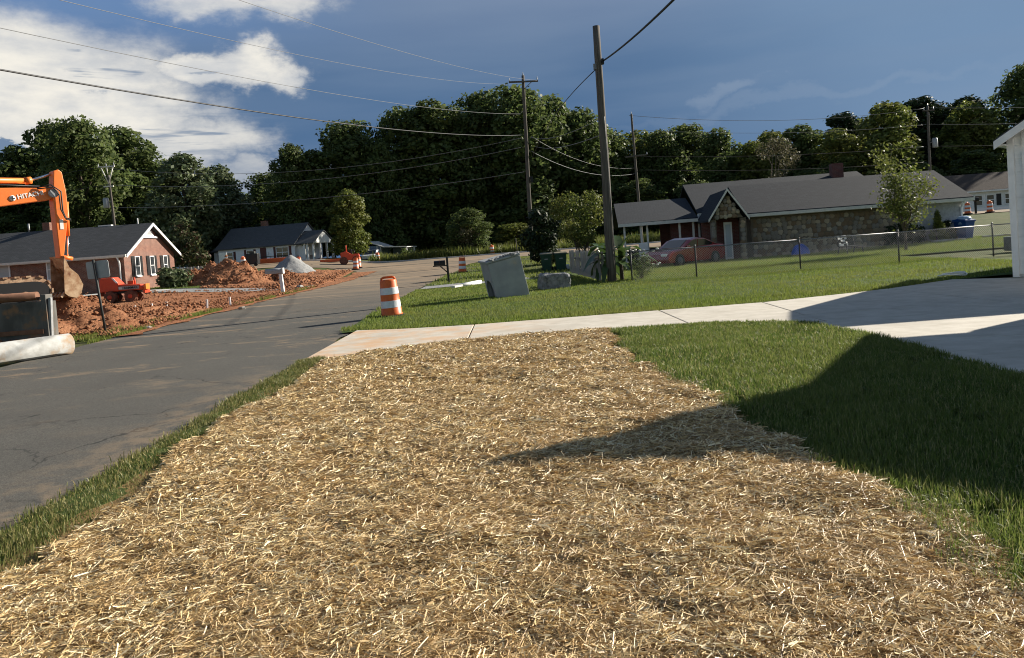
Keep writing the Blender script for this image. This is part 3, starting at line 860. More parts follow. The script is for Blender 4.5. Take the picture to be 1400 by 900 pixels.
# ragged weeds along the clay verge and the bank beyond the cross road
rg = np.random.default_rng(15)
n = 26000
Y = rg.uniform(17, 46, n); X = -10.25 - 0.05 * (Y - 17) - rg.random(n) ** 1.4 * np.where(Y < 26, 1.9, 0.6)
k = fbm(X * 0.9, Y * 0.9, 33) > 0.43
X, Y = X[k], Y[k]
stuff(blades('verge_weeds', X, Y, H(X, Y) + 0.02, rg.uniform(0.05, 0.17, len(X)), 0.018, M['grassfar'], 0.6, rg, True), 'verge_weeds', 'ragged weeds along the left edge of the road', 'weeds')
rg = np.random.default_rng(16)
n = 20000
X = rg.uniform(-60, -20.4, n); Y = rg.uniform(49.4, 63, n)
stuff(blades('front_grass', X, Y, H(X, Y) + 0.08, rg.uniform(0.05, 0.12, n), 0.04, M['grassfar'], 0.5, rg, True), 'front_grass', 'green lawn in front of the brick house', 'grass')
n = 16000
X = rg.uniform(-16, 24, n); Y = 86 + 10 * rg.random(n) ** 1.3
stuff(blades('tall_weeds', X, Y, H(X, Y), rg.uniform(0.3, 1.5, n) * (0.4 + tuft(X, Y, 0.3, 2)), 0.16, M['leafyel'], 0.35, rg, True), 'tall_weeds', 'tall pale green weeds on the bank beyond the cross road', 'weeds')

# ================================================================ houses
def frame(o, rz):
    c, s_ = math.cos(rz), math.sin(rz)
    return lambda x, y: (o[0] + x * c - y * s_, o[1] + x * s_ + y * c)


def roof_slab(pts, th=0.12):
    """sloped slab from 4 (or more) top points, thickened downwards"""
    mb = MB()
    n = len(pts)
    lo = [(p[0], p[1], p[2] - th) for p in pts]
    return mb.add(list(pts) + lo, [tuple(range(n)), tuple(reversed(range(n, 2 * n)))] + [((i + 1) % n, i, n + i, n + (i + 1) % n) for i in range(n)])


def add_roof(parent, name, pts, m, th=0.12, label=None):
    o = roof_slab(pts, th).build(name, m, parent, label)
    roofuv(o)
    return o


def window(parent, x, y, z, w, h, normal='-y', frame_m=None, pane_m=None, bars=(1, 2), shutters=None, sill=True, fw=0.07):
    """window on a wall: frame, panes, sill and optional shutters; x,y,z the lower left corner on the wall face"""
    frame_m = frame_m or M['white']; pane_m = pane_m or M['glass']
    if normal == '-y':
        ex, n = Vector((1, 0, 0)), Vector((0, -1, 0))
    elif normal == '+x':
        ex, n = Vector((0, 1, 0)), Vector((1, 0, 0))
    else:
        ex, n = Vector((0, -1, 0)), Vector((-1, 0, 0))
    o = Vector((x, y, z)); up = Vector((0, 0, 1))
    def bar(mb, a, b, c, d, t0, t1):
        mb.prism([(a, b), (c, b), (c, d), (a, d)], o + n * t0, ex, up, n * (t1 - t0))
    mb = MB()
    bar(mb, 0, 0, fw, h, 0.002, 0.07); bar(mb, w - fw, 0, w, h, 0.002, 0.07)
    bar(mb, fw, 0, w - fw, fw, 0.002, 0.07); bar(mb, fw, h - fw, w - fw, h, 0.002, 0.07)
    nx, nz = bars
    for k in range(1, nx):
        xx = w * k / nx
        bar(mb, xx - fw * .35, fw, xx + fw * .35, h - fw, 0.004, 0.06)
    for k in range(1, nz):
        zz = h * k / nz
        bar(mb, fw, zz - fw * .35, w - fw, zz + fw * .35, 0.006, 0.055)
    wn = mb.build('window', frame_m, parent)
    for k in range(nx):
        mb = MB()
        a = max(fw, w * k / nx); b = min(w - fw, w * (k + 1) / nx)
        bar(mb, a, fw, b, h - fw, 0.001, 0.02)
        mb.build('pane', pane_m, wn)
    if sill:
        mb = MB(); bar(mb, -0.05, -0.07, w + 0.05, -0.002, 0.002, 0.12); mb.build('sill', frame_m, wn)
    if shutters:
        for a in (-0.42, w + 0.06):
            mb = MB(); bar(mb, a, -0.02, a + 0.36, h + 0.02, 0.004, 0.04)
            for q in range(8):
                bar(mb, a + 0.04, 0.04 + q * (h - .1) / 8, a + 0.32, 0.04 + q * (h - .1) / 8 + (h - .1) / 16, 0.04, 0.055)
            mb.build('shutter', shutters, parent)
    return wn


# ---- brick ranch house, gable end to the road
bh = T('brick_house', 'red brick ranch house with grey roof and three black shuttered gable windows', 'house', (-24.9, 49.6, hz(-24.9, 49.6) + 0.1))
L_, D_, E_, A_ = 22.0, 7.4, 3.05, 5.0
mb = MB()
mb.prism([(0, 0), (D_, 0), (D_, E_), (D_ / 2, A_ - 0.1), (0, E_)], (0, 0, -0.6), (0, 1, 0), (0, 0, 1), (-L_, 0, 0))
mb.build('wall', M['brick'], bh)
ov = 0.35
sl_ = (A_ - E_) / (D_ / 2)
zo = E_ - ov * sl_ - 0.52
zr = A_ - 0.5
add_roof(bh, 'roof', [(ov, -ov, zo), (ov, D_ / 2, zr), (-L_ - ov, D_ / 2, zr), (-L_ - ov, -ov, zo)], M['shinglegrey'])
add_roof(bh, 'roof', [(ov, D_ + ov, zo), (-L_ - ov, D_ + ov, zo), (-L_ - ov, D_ / 2, zr), (ov, D_ / 2, zr)], M['shinglegrey'])
for sgn in (0, 1):
    y0 = -ov if not sgn else D_ + ov
    mb = MB()
    a = Vector((ov + 0.01, y0, zo - 0.21)); b = Vector((ov + 0.01, D_ / 2, zr - 0.21))
    mb.add([a, b, b + Vector((0, 0, .20)), a + Vector((0, 0, .20))] + [p + Vector((.05, 0, 0)) for p in (a, b, b + Vector((0, 0, .20)), a + Vector((0, 0, .20)))],
           [(0, 1, 2, 3), (4, 5, 6, 7), (0, 1, 5, 4), (2, 3, 7, 6), (0, 3, 7, 4), (1, 2, 6, 5)])
    mb.build('rake_board', M['white'], bh)
MB().box((-L_ / 2, -ov - 0.06, zo - 0.06), (L_ + 2 * ov, 0.11, 0.13)).build('gutter', M['trim'], bh)
MB().box((-L_ / 2, -ov / 2, zo - 0.14), (L_ + ov, ov + 0.1, 0.05)).build('soffit', M['trim'], bh)
mb = MB(); mb.prism([(-0.75, 0), (0.75, 0), (0, 0.72)], (0.012, D_ / 2, A_ - 1.42), (0, 1, 0), (0, 0, 1), (0.04, 0, 0))
v_ = mb.build('gable_vent', M['white'], bh)
mb = MB(); mb.prism([(-0.4, 0), (0.4, 0), (0, 0.40)], (0.054, D_ / 2, A_ - 1.30), (0, 1, 0), (0, 0, 1), (0.02, 0, 0)); mb.build('vent_louvre', M['greymetal'], v_)
MB().box((0.06, D_ / 2, A_ - 1.48), (0.10, 2.2, 0.12)).build('gable_trim', M['white'], bh)
for yy in (1.35, 3.45, 5.5):
    window(bh, 0, yy, 0.92, 0.66, 1.3, '+x', bars=(1, 2), shutters=M['black'], fw=.055)
mb = MB(); mb.path([(-0.25, -ov - .05, zo - .1), (-0.25, -0.12, zo - 0.5), (-0.25, -0.07, 0.6), (-0.25, -0.07, -0.5)], 0.055, 8)
mb.build('downspout', M['white'], bh)
window(bh, -5.0, 0, 1.05, 1.35, 1.35, '-y', bars=(2, 2), pane_m=M['blind'])
window(bh, -9.55, 0, 0.75, 2.2, 1.5, '-y', bars=(2, 1), pane_m=M['blind'])
window(bh, -10.9, 0, 0.75, 1.2, 1.5, '-y', bars=(1, 3))
mb = MB(); mb.box((-7.05, D_ / 2 + 0.3, zr + 0.15), (0.5, 0.5, 0.8)); mb.build('chimney', M['brick'], bh)
MB().tube((-8.2, D_ / 2, zr - .1), (-8.2, D_ / 2, zr + 0.55), 0.06).build('vent_pipe', M['greymetal'], bh)
MB().tube((-0.8, D_ / 2 + .3, zr - .2), (-0.8, D_ / 2 + .3, zr + 0.4), 0.04).build('vent_pipe', M['white'], bh)
MB().box((-3.0, D_ / 2 + .2, zr + .02), (0.9, .3, .12)).build('ridge_vent', M['white'], bh)

# ---- white cottage with maroon shutters
rz = R(-13)
WX, WY = -36.0, 95.0
wh = T('white_house', 'pale cottage with dark roof, maroon shutters and a white columned end porch', 'house', (WX, WY, hz(-30, 90) + 0.62), rz)
wh.scale = (.78, .9, 1)
E_, A_, D_ = 2.35, 4.75, 8.0
mb = MB(); mb.prism([(0, 0), (D_, 0), (D_, E_ + .7), (D_ / 2, A_ + .7), (0, E_ + .7)], (0, 0, -1.5), (0, 1, 0), (0, 0, 1), (13.3, 0, 0)); mb.build('wall', M['whsiding'], wh)
w0 = E_ - 0.8 - 0.14; r0 = A_ - 0.72
add_roof(wh, 'roof', [(-.35, -.4, w0), (13.55, -.4, w0), (13.55, D_ / 2, r0), (-.35, D_ / 2, r0)], M['shingleslate'])
add_roof(wh, 'roof', [(13.55, D_ + .4, w0), (-.35, D_ + .4, w0), (-.35, D_ / 2, r0), (13.55, D_ / 2, r0)], M['shingleslate'])
mb = MB(); mb.prism([(1.6, 1.35), (D_ - 1.6, 1.35), (D_ / 2, A_ - 0.85)], (13.32, 0, 0), (0, 1, 0), (0, 0, 1), (0.05, 0, 0)); mb.build('gable_end', M['white'], wh)
# side porch
pz = 1.36
mb = MB(); mb.prism([(0.6, 0), (5.8, 0), (5.8, 1.3), (3.2, 2.45), (0.6, 1.3)], (13.3, 0, -.8 + .75), (0, 1, 0), (0, 0, 1), (0.9, 0, 0)); mb.build('porch_wall', M['whsiding'], wh)
add_roof(wh, 'roof', [(13.3, -.3, 1.40), (16.7, -.3, 1.40), (16.7, 3.0, 2.95), (13.3, 3.0, 2.95)], M['shingleslate'])
add_roof(wh, 'roof', [(16.7, 6.3, 1.40), (13.3, 6.3, 1.40), (13.3, 3.0, 2.95), (16.7, 3.0, 2.95)], M['shingleslate'])
mb = MB(); mb.prism([(0, 1.35), (6.0, 1.35), (3.0, 2.78)], (16.45, 0, 0), (0, 1, 0), (0, 0, 1), (0.1, 0, 0)); mb.build('gable_end', M['white'], wh)
for x, y in ((16.4, 0.1), (16.4, 2.0), (16.4, 4.0), (16.4, 5.8), (14.9, 0.1), (15.4, .1)):
    MB().box((x, y, 0.3), (0.26, 0.26, 2.2)).build('column', M['white'], wh)
MB().box((15.0, 3.0, -0.72), (3.4, 6.0, 0.3)).build('porch_floor', M['brick'], wh)
MB().box((14.2, 0.55, 0.1), (1.2, .1, 2.0)).build('porch_lattice', M['white'], wh)
window(wh, 1.5, 0, -0.05, 1.15, 1.05, '-y', bars=(1, 2), shutters=M['maroon'], fw=.12)
window(wh, 5.0, 0, 0.15, 1.2, 0.95, '-y', bars=(1, 2), shutters=M['maroon'], fw=.12)
window(wh, 10.1, 0, -0.2, 2.2, 1.4, '-y', bars=(2, 2), shutters=M['maroon'], fw=.12)
MB().box((7.9, -0.03, 0.25), (1.0, .08, 2.0)).build('door', M['maroon'], wh)
MB().box((8.7, -0.05, 0.5), (.25, .1, .4)).build('porch_light', M['white'], wh)
MB().box((7.8, -.75, -0.72), (4.0, 1.4, 0.3)).build('door_step', M['brick'], wh)
mb = MB()
for x in np.linspace(5.6, 12.2, 10):
    mb.box((x, -1.5, -0.35), (0.06, 0.06, 0.9))
mb.box((8.9, -1.5, 0.1), (6.7, 0.07, 0.08)); mb.box((8.9, -1.5, -0.45), (6.7, 0.05, 0.06)); mb.build('railing', M['black'], wh)
MB().box((5.4, D_ / 2 + .6, A_ - 0.6), (0.9, 0.7, 1.1)).build('chimney', M['brick'], wh)
mb = MB(); mb.prism([(0, 0), (4, 0), (4, 1.9), (0, 2.2)], (0, 2.2, -0.8), (0, 1, 0), (0, 0, 1), (-2.5, 0, 0)); wing = mb.build('wing_wall', M['whsiding'], wh)
add_roof(wh, 'roof', [(-2.8, 1.8, 1.25), (-.36, 1.8, 1.25), (-.36, 4.5, 2.3), (-2.8, 4.5, 2.3)], M['shingleslate'])
window(wh, -1.9, 2.2, -0.1, 1.2, 1.0, '-y', bars=(2, 2), fw=.1, sill=False, pane_m=M['blind'])
MB().box((4.1, -.45, w0 - .02), (2.2, .1, .1)).build('gutter', M['black'], wh)

# ---- blue-grey shed with open carport
sh = T('shed', 'low blue grey shed with a pale lean-to roof beyond the cross road', 'shed', (-19.0, 98.5, hz(-15, 98) + .1), R(-8))
mb = MB(); mb.box((1.3, 2, 0.95), (2.6, 4, 1.9)); mb.build('wall', M['shedblue'], sh)
for x in (0.05, 1.1, 2.1, 2.55):
    MB().box((x, -0.03, 0.95), (0.14, 0.07, 1.9)).build('corner_board', M['trim'], sh)
add_roof(sh, 'roof', [(-.4, -.4, 1.9), (0.9, -.4, 2.55), (0.9, 4.4, 2.55), (-.4, 4.4, 1.9)], M['trim'], .1)
add_roof(sh, 'roof', [(0.9, -.4, 2.55), (3.0, -.4, 1.75), (3.0, 4.4, 1.75), (0.9, 4.4, 2.55)], M['trim'], .1)
add_roof(sh, 'roof', [(3.0, -.4, 1.74), (6.1, -.4, 1.55), (6.1, 4.4, 1.55), (3.0, 4.4, 1.74)], M['trim'], .1)
MB().box((4.5, 3.9, 0.7), (3.0, 0.12, 1.5)).build('back_wall', M['shedblue'], sh)
for y in (0, 3.8):
    MB().box((5.9, y, 0.7), (0.18, 0.16, 1.45)).build('post', M['white'], sh)

# ---- stone ranch house
rz = R(-6)
st = T('stone_house', 'long low stone house with dark shingle roof, front gable and attached carport', 'house', (12.55, 41.2, 0.0), rz)
E_ = 2.44
mb = MB(); mb.box((5.75, 3.6, 1.15), (10.7, 7.2, 2.5)); mb.build('wall', M['mortar'], st)
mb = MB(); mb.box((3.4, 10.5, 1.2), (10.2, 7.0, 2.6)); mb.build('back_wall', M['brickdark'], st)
def gable_roof(x0, x1, y0, y1, ze, yr, zrg, m):
    a = add_roof(st, 'roof', [(x0, y0, ze), (x1, y0, ze), (x1, yr, zrg), (x0, yr, zrg)], m)
    b = add_roof(st, 'roof', [(x1, y1, ze), (x0, y1, ze), (x0, yr, zrg), (x1, yr, zrg)], m)
    return a, b
gable_roof(0.02, 11.5, -0.5, 8.2, E_, 3.9, 4.17, M['shingle'])
gable_roof(-1.95, 9.0, 2.9, 15.0, 2.74, 9.0, 4.78, M['shingle'])
mb = MB(); mb.prism([(0, 2.3), (7.2, 2.3), (3.9, 4.0)], (11.0, 0, 0), (0, 1, 0), (0, 0, 1), (0.12, 0, 0)); mb.build('gable_end', M['siding'], st)
MB().box((5.76, -0.56, E_ - 0.13), (11.5, 0.11, 0.16)).build('gutter', M['trim'], st)
MB().box((5.76, -0.26, E_ - 0.2), (11.4, 0.5, 0.05)).build('soffit', M['trim'], st)
MB().box((9.6, -0.035, 1.2), (3.0, 0.06, 2.4)).build('boarded_wall', M['greymetal'], st)
mb = MB(); mb.path([(11.05, -.5, 2.25), (11.05, -.12, 1.9), (11.05, -.12, 0.1)], 0.06, 8); mb.build('downspout', M['white'], st)
MB().box((7.5, 8.2, 4.6), (0.66, 0.66, 1.4)).build('chimney', M['brickdark'], st)
# field stones set in the front wall
stone_me = []
rs = random.Random(3)
for mi in range(4):
    for q in range(3):
        mb = MB()
        n = 7
        pr = [rs.uniform(0.75, 1.05) for _ in range(n)]
        o_ = [(pr[i] * math.cos(2 * math.pi * i / n), pr[i] * math.sin(2 * math.pi * i / n)) for i in range(n)]
        P = [(x, 0.0, z) for x, z in o_] + [(x * .8, -0.8, z * .8) for x, z in o_] + [(0, -1.0, 0)]
        mb.add(P, [(i, (i + 1) % n, n + (i + 1) % n, n + i) for i in range(n)] + [(n + i, n + (i + 1) % n, 2 * n) for i in range(n)])
        stone_me.append(mb.mesh('stone', M['stone'][mi]))
def stones(parent, x0, x1, z0, z1, y, step, inside=None):
    z = z0 + step * .4
    while z < z1 - step * .25:
        x = x0 + rs.uniform(.3, .6) * step
        while x < x1 - step * .3:
            w = step * rs.uniform(0.46, 0.72)
            if inside is None or inside(x, z):
                o = bpy.data.objects.new('stone', rs.choice(stone_me))
                link(o, parent)
                o.location = (x, y, min(z + rs.uniform(-.14, .14) * step, z1 - .1)); o.scale = (w, rs.uniform(.04, .09), step * rs.uniform(.52, .66)); o.rotation_euler = (0, rs.uniform(-.5, .5), 0)
            x += w * 1.46
        z += step * .80
stones(st, 0.45, 8.1, 0.02, 2.2, 0.03, 0.288)
# front gable porch
gx0, gx1, gy = -1.96, -0.09, -1.7
gm = (gx0 + gx1) / 2
for sgn in (1, -1):
    xe = gx0 - .1 if sgn == 1 else gx1 + .1
    pts = [(xe, gy, 2.22), (gm, gy, 3.75), (gm, 4.0, 3.75), (xe, 4.0, 2.22)]
    add_roof(st, 'roof', pts if sgn == -1 else list(reversed(pts)), M['shingle'], .1)
    mb = MB()
    a = Vector((xe, gy - .03, 2.08)); b = Vector((gm, gy - .03, 3.63)); u_ = Vector((0, 0, .15)); d_ = Vector((0, -.05, 0))
    mb.add([a, b, b + u_, a + u_, a + d_, b + d_, b + u_ + d_, a + u_ + d_], [(0, 1, 2, 3), (4, 5, 6, 7), (0, 1, 5, 4), (2, 3, 7, 6), (0, 3, 7, 4), (1, 2, 6, 5)])
    mb.build('rake_board', M['trim'], st)
mb = MB(); mb.prism([(gx0 + .15, 2.25), (gx1 - .15, 2.25), (gm, 3.5)], (0, gy + .35, 0), (1, 0, 0), (0, 0, 1), (0, .12, 0)); mb.build('porch_gable', M['mortar'], st)
stones(st, gx0 + .3, gx1 - .3, 2.25, 3.5, gy + .30, 0.24, lambda x, z: abs(x - gm) < 0.82 * (3.42 - z))
for x in (gx0 + .2, gx1 - .15):
    MB().box((x, gy + .5, 1.1), (0.28, 0.3, 2.25)).build('pillar', M['mortar'], st)
    stones(st, x - .17, x + .17, 0.0, 2.2, gy + .32, 0.26)
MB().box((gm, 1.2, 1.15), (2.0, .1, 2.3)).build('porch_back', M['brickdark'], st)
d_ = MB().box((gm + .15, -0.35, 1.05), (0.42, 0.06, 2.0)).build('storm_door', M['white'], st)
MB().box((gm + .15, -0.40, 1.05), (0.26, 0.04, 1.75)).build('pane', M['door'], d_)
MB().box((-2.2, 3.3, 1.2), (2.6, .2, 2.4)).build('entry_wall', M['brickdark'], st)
window(st, -1.75, 3.2, 0.9, 1.0, 0.75, '-y', bars=(1, 2), sill=False)
mb = MB(); mb.path([(-1.92, 2.8, 2.65), (-1.92, 2.8, 0)], 0.07, 8); mb.build('downspout', M['trim'], st)
MB().box((-1.2, 2.85, 2.62), (1.5, .12, .16)).build('gutter', M['trim'], st)
# carport
cx0, cx1 = -6.55, -2.05
add_roof(st, 'carport_roof', [(cx0, 2.2, 2.42), (cx1, 2.2, 2.48), (cx1, 7.2, 3.85), (cx0, 7.2, 3.82)], M['shingle'], .1)
add_roof(st, 'carport_roof', [(cx1, 12, 2.42), (cx0, 12, 2.42), (cx0, 7.2, 3.82), (cx1, 7.2, 3.85)], M['shingle'], .1)
MB().box(((cx0 + cx1) / 2, 2.16, 2.33), (cx1 - cx0, .1, .18)).build('carport_beam', M['trim'], st)
for x in (-6.2, -5.25, -4.9, -3.07, -2.3):
    MB().box((x, 2.5, 1.15), (0.11, 0.11, 2.3)).build('post', M['trim'], st)
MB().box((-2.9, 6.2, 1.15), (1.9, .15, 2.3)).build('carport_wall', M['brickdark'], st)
MB().box((-4.0, 2.7, 0.55), (4.4, .1, .75)).build('carport_panel', M['black'], st)

# ---- pale sided garage at the right edge: laid up in single planks
sd = T('sided_garage', 'pale lap sided garage whose corner and gable eave stand at the driveway', 'garage', (11.62, 17.75, 0.07), R(-43.8))
PL, wd = 0.295, 3.3
GE, GA = 3.2, 4.26
mb = MB(); mb.prism([(0.03, 0), (wd, 0), (wd, GE), (wd / 2, GA), (0.03, GE)], (0, 0.06, 0), (1, 0, 0), (0, 0, 1), (0, 6, 0)); mb.build('wall', M['siding'], sd)
z = 0.06; k = 0
while z < 4.4:
    xr = wd if z < 2.9 else wd - (z + PL - 3.15) * 1.6
    xl = 0.0 if z < 2.9 else (z + PL - 3.15) * 1.6
    if xr - xl > .3:
        mb = MB()
        a, b = (xl, xr)
        mb.add([(a, 0.055, z), (b, 0.055, z), (b, 0.02, z), (a, 0.02, z), (a, 0.055, z + PL), (b, 0.055, z + PL), (b, 0.042, z + PL), (a, 0.042, z + PL)],
               [(3, 2, 6, 7), (0, 3, 7, 4), (1, 5, 6, 2), (0, 1, 2, 3), (4, 7, 6, 5)])
        mb.build('plank', M['siding'], sd)
    z += PL; k += 1
z = 0.06
while z < 3.1:
    mb = MB(); mb.add([(0.03, .1, z), (0.03, 6, z), (0.0, 6, z), (0.0, .1, z), (0.03, .1, z + PL), (0.03, 6, z + PL), (0.018, 6, z + PL), (0.018, .1, z + PL)],
                      [(3, 2, 6, 7), (0, 1, 2, 3), (4, 7, 6, 5), (0, 3, 7, 4), (1, 5, 6, 2)])
    mb.build('plank', M['siding'], sd)
    z += PL
MB().box((0.03, 0.03, 1.6), (0.13, 0.13, 3.2)).build('corner_board', M['white'], sd)
MB().box((0.30, -0.01, 1.38), (0.08, 0.08, 2.72)).build('door_casing', M['white'], sd)
MB().box((1.5, -0.01, 2.79), (2.48, 0.08, 0.10)).build('door_casing', M['white'], sd)
MB().box((1.5, 0.0, 1.36), (2.31, 0.05, 2.7)).build('garage_door', M['greymetal'], sd)
sl_ = (GA - GE) / (wd / 2)
for sgn in (1, -1):
    xe = -0.22 if sgn == 1 else wd + .22
    ze = GE - .22 * sl_ + .12; za = GA + .12
    pts = [(xe, -0.35, ze), (wd / 2, -0.35, za), (wd / 2, 6.3, za), (xe, 6.3, ze)]
    add_roof(sd, 'roof', pts if sgn == -1 else list(reversed(pts)), M['shinglegrey'], .07)
    mb = MB()
    a = Vector((xe, -0.36, ze - .22)); b = Vector((wd / 2, -.36, za - .22)); u_ = Vector((0, 0, .18)); d_ = Vector((0, -.04, 0))
    mb.add([a, b, b + u_, a + u_, a + d_, b + d_, b + u_ + d_, a + u_ + d_], [(0, 1, 2, 3), (4, 5, 6, 7), (0, 1, 5, 4), (2, 3, 7, 6), (0, 3, 7, 4), (1, 2, 6, 5)])
    mb.build('rake_board', M['white'], sd)
    mb = MB(); c_ = 1 if sgn == 1 else -1
    mb.box((xe + .1 * c_, 3, ze - .13), (.2, 6.6, .03)); mb.build('soffit', M['white'], sd)

# ---- neighbour's barn-roofed house just outside the frame on the right; it shades the lawn
nb = T('neighbour_house', 'neighbouring pale house with a hooded gable beside the parking pad', 'house', (11.7, 7.45, 0.07))
mb = MB(); mb.prism([(0.2, 0), (6.2, 0), (6.0, 2.9), (3.85, 4.95), (0.2, 4.0)], (0.0, 0, 0), (0, 1, 0), (0, 0, 1), (8, 0, 0)); mb.build('wall', M['siding'], nb)
SY, SZ = 3.85, 5.2
hood = -2.1
add_roof(nb, 'roof', [(-.45, -.1, 4.10), (-.42, 3.1, 4.95), (hood, SY - .2, SZ), (8.4, SY, SZ), (8.4, -.1, 4.10)], M['shingle'], .1)
add_roof(nb, 'roof', [(8.4, 6.45, 3.52), (8.4, SY, SZ), (hood, SY - .2, SZ), (-.42, SY + .95, SZ - .75), (-.45, 6.45, 3.52)], M['shingle'], .1)
window(nb, 0, 5.0, 1.0, 1.2, 1.4, '-x', bars=(1, 2))
window(nb, 0, 2.4, 1.0, 1.2, 1.4, '-x', bars=(1, 2))

# ---- small white house far right across the cross road
fh = T('white_house', 'small white house with brown roof and dark windows across the road at far right', 'house', (49.3, 87.5, hz(52, 86) - .1), R(-4))
mb = MB(); mb.prism([(0, -.5), (7, -.5), (7, 2.45), (3.5, 4.2), (0, 2.45)], (0, 0, 0), (0, 1, 0), (0, 0, 1), (16, 0, 0)); mb.build('wall', M['white'], fh)
add_roof(fh, 'roof', [(-.5, -.5, 2.3), (16.5, -.5, 2.3), (16.5, 3.5, 4.4), (1.2, 3.5, 4.4)], M['shinglebrown'])
add_roof(fh, 'roof', [(16.5, 7.5, 2.3), (-.5, 7.5, 2.3), (1.2, 3.5, 4.4), (16.5, 3.5, 4.4)], M['shinglebrown'])
MB().box((8, -.5, 2.2), (17, .1, .16)).build('gutter', M['white'], fh)
for x in (3.6, 4.9, 6.9):
    window(fh, x, 0, 0.55, 0.95, 1.25, '-y', bars=(1, 2), fw=.1, sill=False)
MB().box((6.3, -.03, 1.15), (.5, .06, 1.3)).build('shutter', M['black'], fh)

# ================================================================ fences
wf = T('board_fence', 'weathered grey board fence running back from the banana plants', 'fence', (3.28, 28.5, 0))
pm_ = [MB().prism([(-.07, 0), (.07, 0), (.07, 1.0 + q), (0.04, 1.06 + q), (-.04, 1.06 + q), (-.07, 1.0 + q)], (0, 0, 0), (0, 1, 0), (0, 0, 1), (0.022, 0, 0)).mesh('picket', M['fencewood']) for q in (0, .05, -.04)]
for i in range(62):
    o = bpy.data.objects.new('picket', pm_[i % 3]); link(o, wf)
    o.location = (-.01 * (i % 2) - 0.006 * i, i * 0.158, 0.12); o.rotation_euler = (random.uniform(-.02, .02), random.uniform(-.03, .03), 0)
for z in (0.35, 0.85):
    MB().box((0.05 - .19, 4.9, z), (0.04, 9.9, 0.09), rz=.038).build('rail', M['fencewood'], wf)
for y in (0.0, 2.45, 4.9, 7.3, 9.75):
    MB().box((0.1 - .038 * y, y, 0.58), (0.09, 0.09, 1.2)).build('post', M['fencewood'], wf)

pf = T('picket_fence', 'pale picket fence behind the clay mound beside the brick house', 'fence', (-26.6, 60.5, hz(-25, 59)), R(6))
pk = MB().box((0, 0, .55), (0.16, 0.03, 1.1)).mesh('picket', M['picket'])
for i in range(15):
    o = bpy.data.objects.new('picket', pk); link(o, pf); o.location = (i * 0.27, 0, random.uniform(-.03, .03) + .2)
for z in (0.5, 1.05):
    MB().box((1.9, 0.04, z), (4.0, 0.04, 0.09)).build('rail', M['picket'], pf)
for x in (0, 1.9, 3.8):
    MB().box((x, 0.09, .6), (0.1, 0.1, 1.4)).build('post', M['picket'], pf)

cl = T('chain_link_fence', 'chain link fence with dark posts crossing the sunlit lawn', 'fence', (0, 0, 0))
CF = [(4.3, 27.6), (6.46, 26.9), (10.0, 26.6), (13.68, 27.1), (17.46, 27.8), (22.0, 28.5)]
FH = 1.12
for p in CF + [(19.7, 28.15)]:
    b = MB().tube((p[0], p[1], -.1), (p[0], p[1], FH + .04), 0.028, n=8).build('post', M['signpost'], cl)
    MB().lathe([(0.036, 0), (0.036, .04), (0.015, .065)], (p[0], p[1], FH + .03), 8).build('post_cap', M['galv'], b)
for a, b in zip(CF[:-1], CF[1:]):
    MB().tube((a[0], a[1] - .01, FH), (b[0], b[1] - .01, FH), 0.019, n=8).build('top_rail', M['galv'], cl)
mb = MB()
tot = np.r_[0, np.cumsum([math.dist(a, b) for a, b in zip(CF[:-1], CF[1:])])]
def cfp(d, z):
    return Vector((np.interp(d, tot, [p[0] for p in CF]), np.interp(d, tot, [p[1] for p in CF]) - .035, z))
dd = -FH
while dd < tot[-1]:
    for sg in (1, -1):
        a, b = (dd, dd + FH) if sg == 1 else (dd + FH, dd)
        z0, z1 = 0.04, FH
        if sg == 1:
            if a < 0: z0 += -a; a = 0
            if b > tot[-1]: z1 -= b - tot[-1]; b = tot[-1]
        else:
            if b < 0: z1 -= -b; b = 0
            if a > tot[-1]: z0 += a - tot[-1]; a = tot[-1]
        mb.tube(cfp(a, z0), cfp(b, z1), 0.0032, n=3)
    dd += 0.085
mb.build('wire_mesh', M['linkwire'], cl, kind='stuff')

# ================================================================ poles and wires
def insulator(parent, p, h=0.22):
    MB().lathe([(0.03, 0), (0.055, .03), (0.035, .06), (0.07, .1), (0.04, .14), (0.02, h)], p, 8).build('insulator', M['porcelain'], parent)

def pole(base, top, r0, r1, label, group=None):
    t = T('utility_pole', label, 'utility pole', base)
    d = Vector(top) - Vector(base)
    mb = MB()
    pts = [d * (k / 8) + Vector((random.uniform(-.012, .012), 0, 0)) for k in range(9)]
    pts[0] = -d * 0.02
    mb.path(pts, [r0 + (r1 - r0) * k / 8 for k in range(9)], 12)
    mb.build('pole', M['pole'], t)
    return t, d
P1, d1 = pole((3.62, 27.95, 0), (3.68, 27.95, 9.3), 0.17, 0.125, 'tall bare utility pole beside the banana plants, topless and nearest', 'utility poles along the streets')
mb = MB(); mb.box((0.16, 0, 8.05), (0.16, .1, .16)); mb.box((0.2, .0, 7.98), (.08, .2, .1)); mb.build('cable_clamp', M['black'], P1)
MB().box((-.1, -.05, 7.85), (.1, .1, .2)).build('cable_clamp', M['galv'], P1)
mb = MB(); mb.path([(.155, -.07, .3), (.15, -.1, 2), (.12, -.11, 5), (.1, -.09, 7.8)], 0.012, 5); mb.build('ground_wire', M['galv'], P1)
P2, d2 = pole((1.84, 66.4, hz(1.84, 66.4)), (2.18, 66.4, 16.1), 0.2, 0.13, 'utility pole with a single slanted crossarm rising in front of the woods', 'utility poles along the streets')
zt = 16.1 - hz(1.84, 66.4)
def arm(t, cx, z, w, tilt=0.0, m='pole', dep=0.13):
    return MB().box((cx, -.16, z), (w, dep, 0.13), ry=tilt).build('crossarm', M[m], t)
arm(P2, .34, zt - .55, 2.5, 0.03)
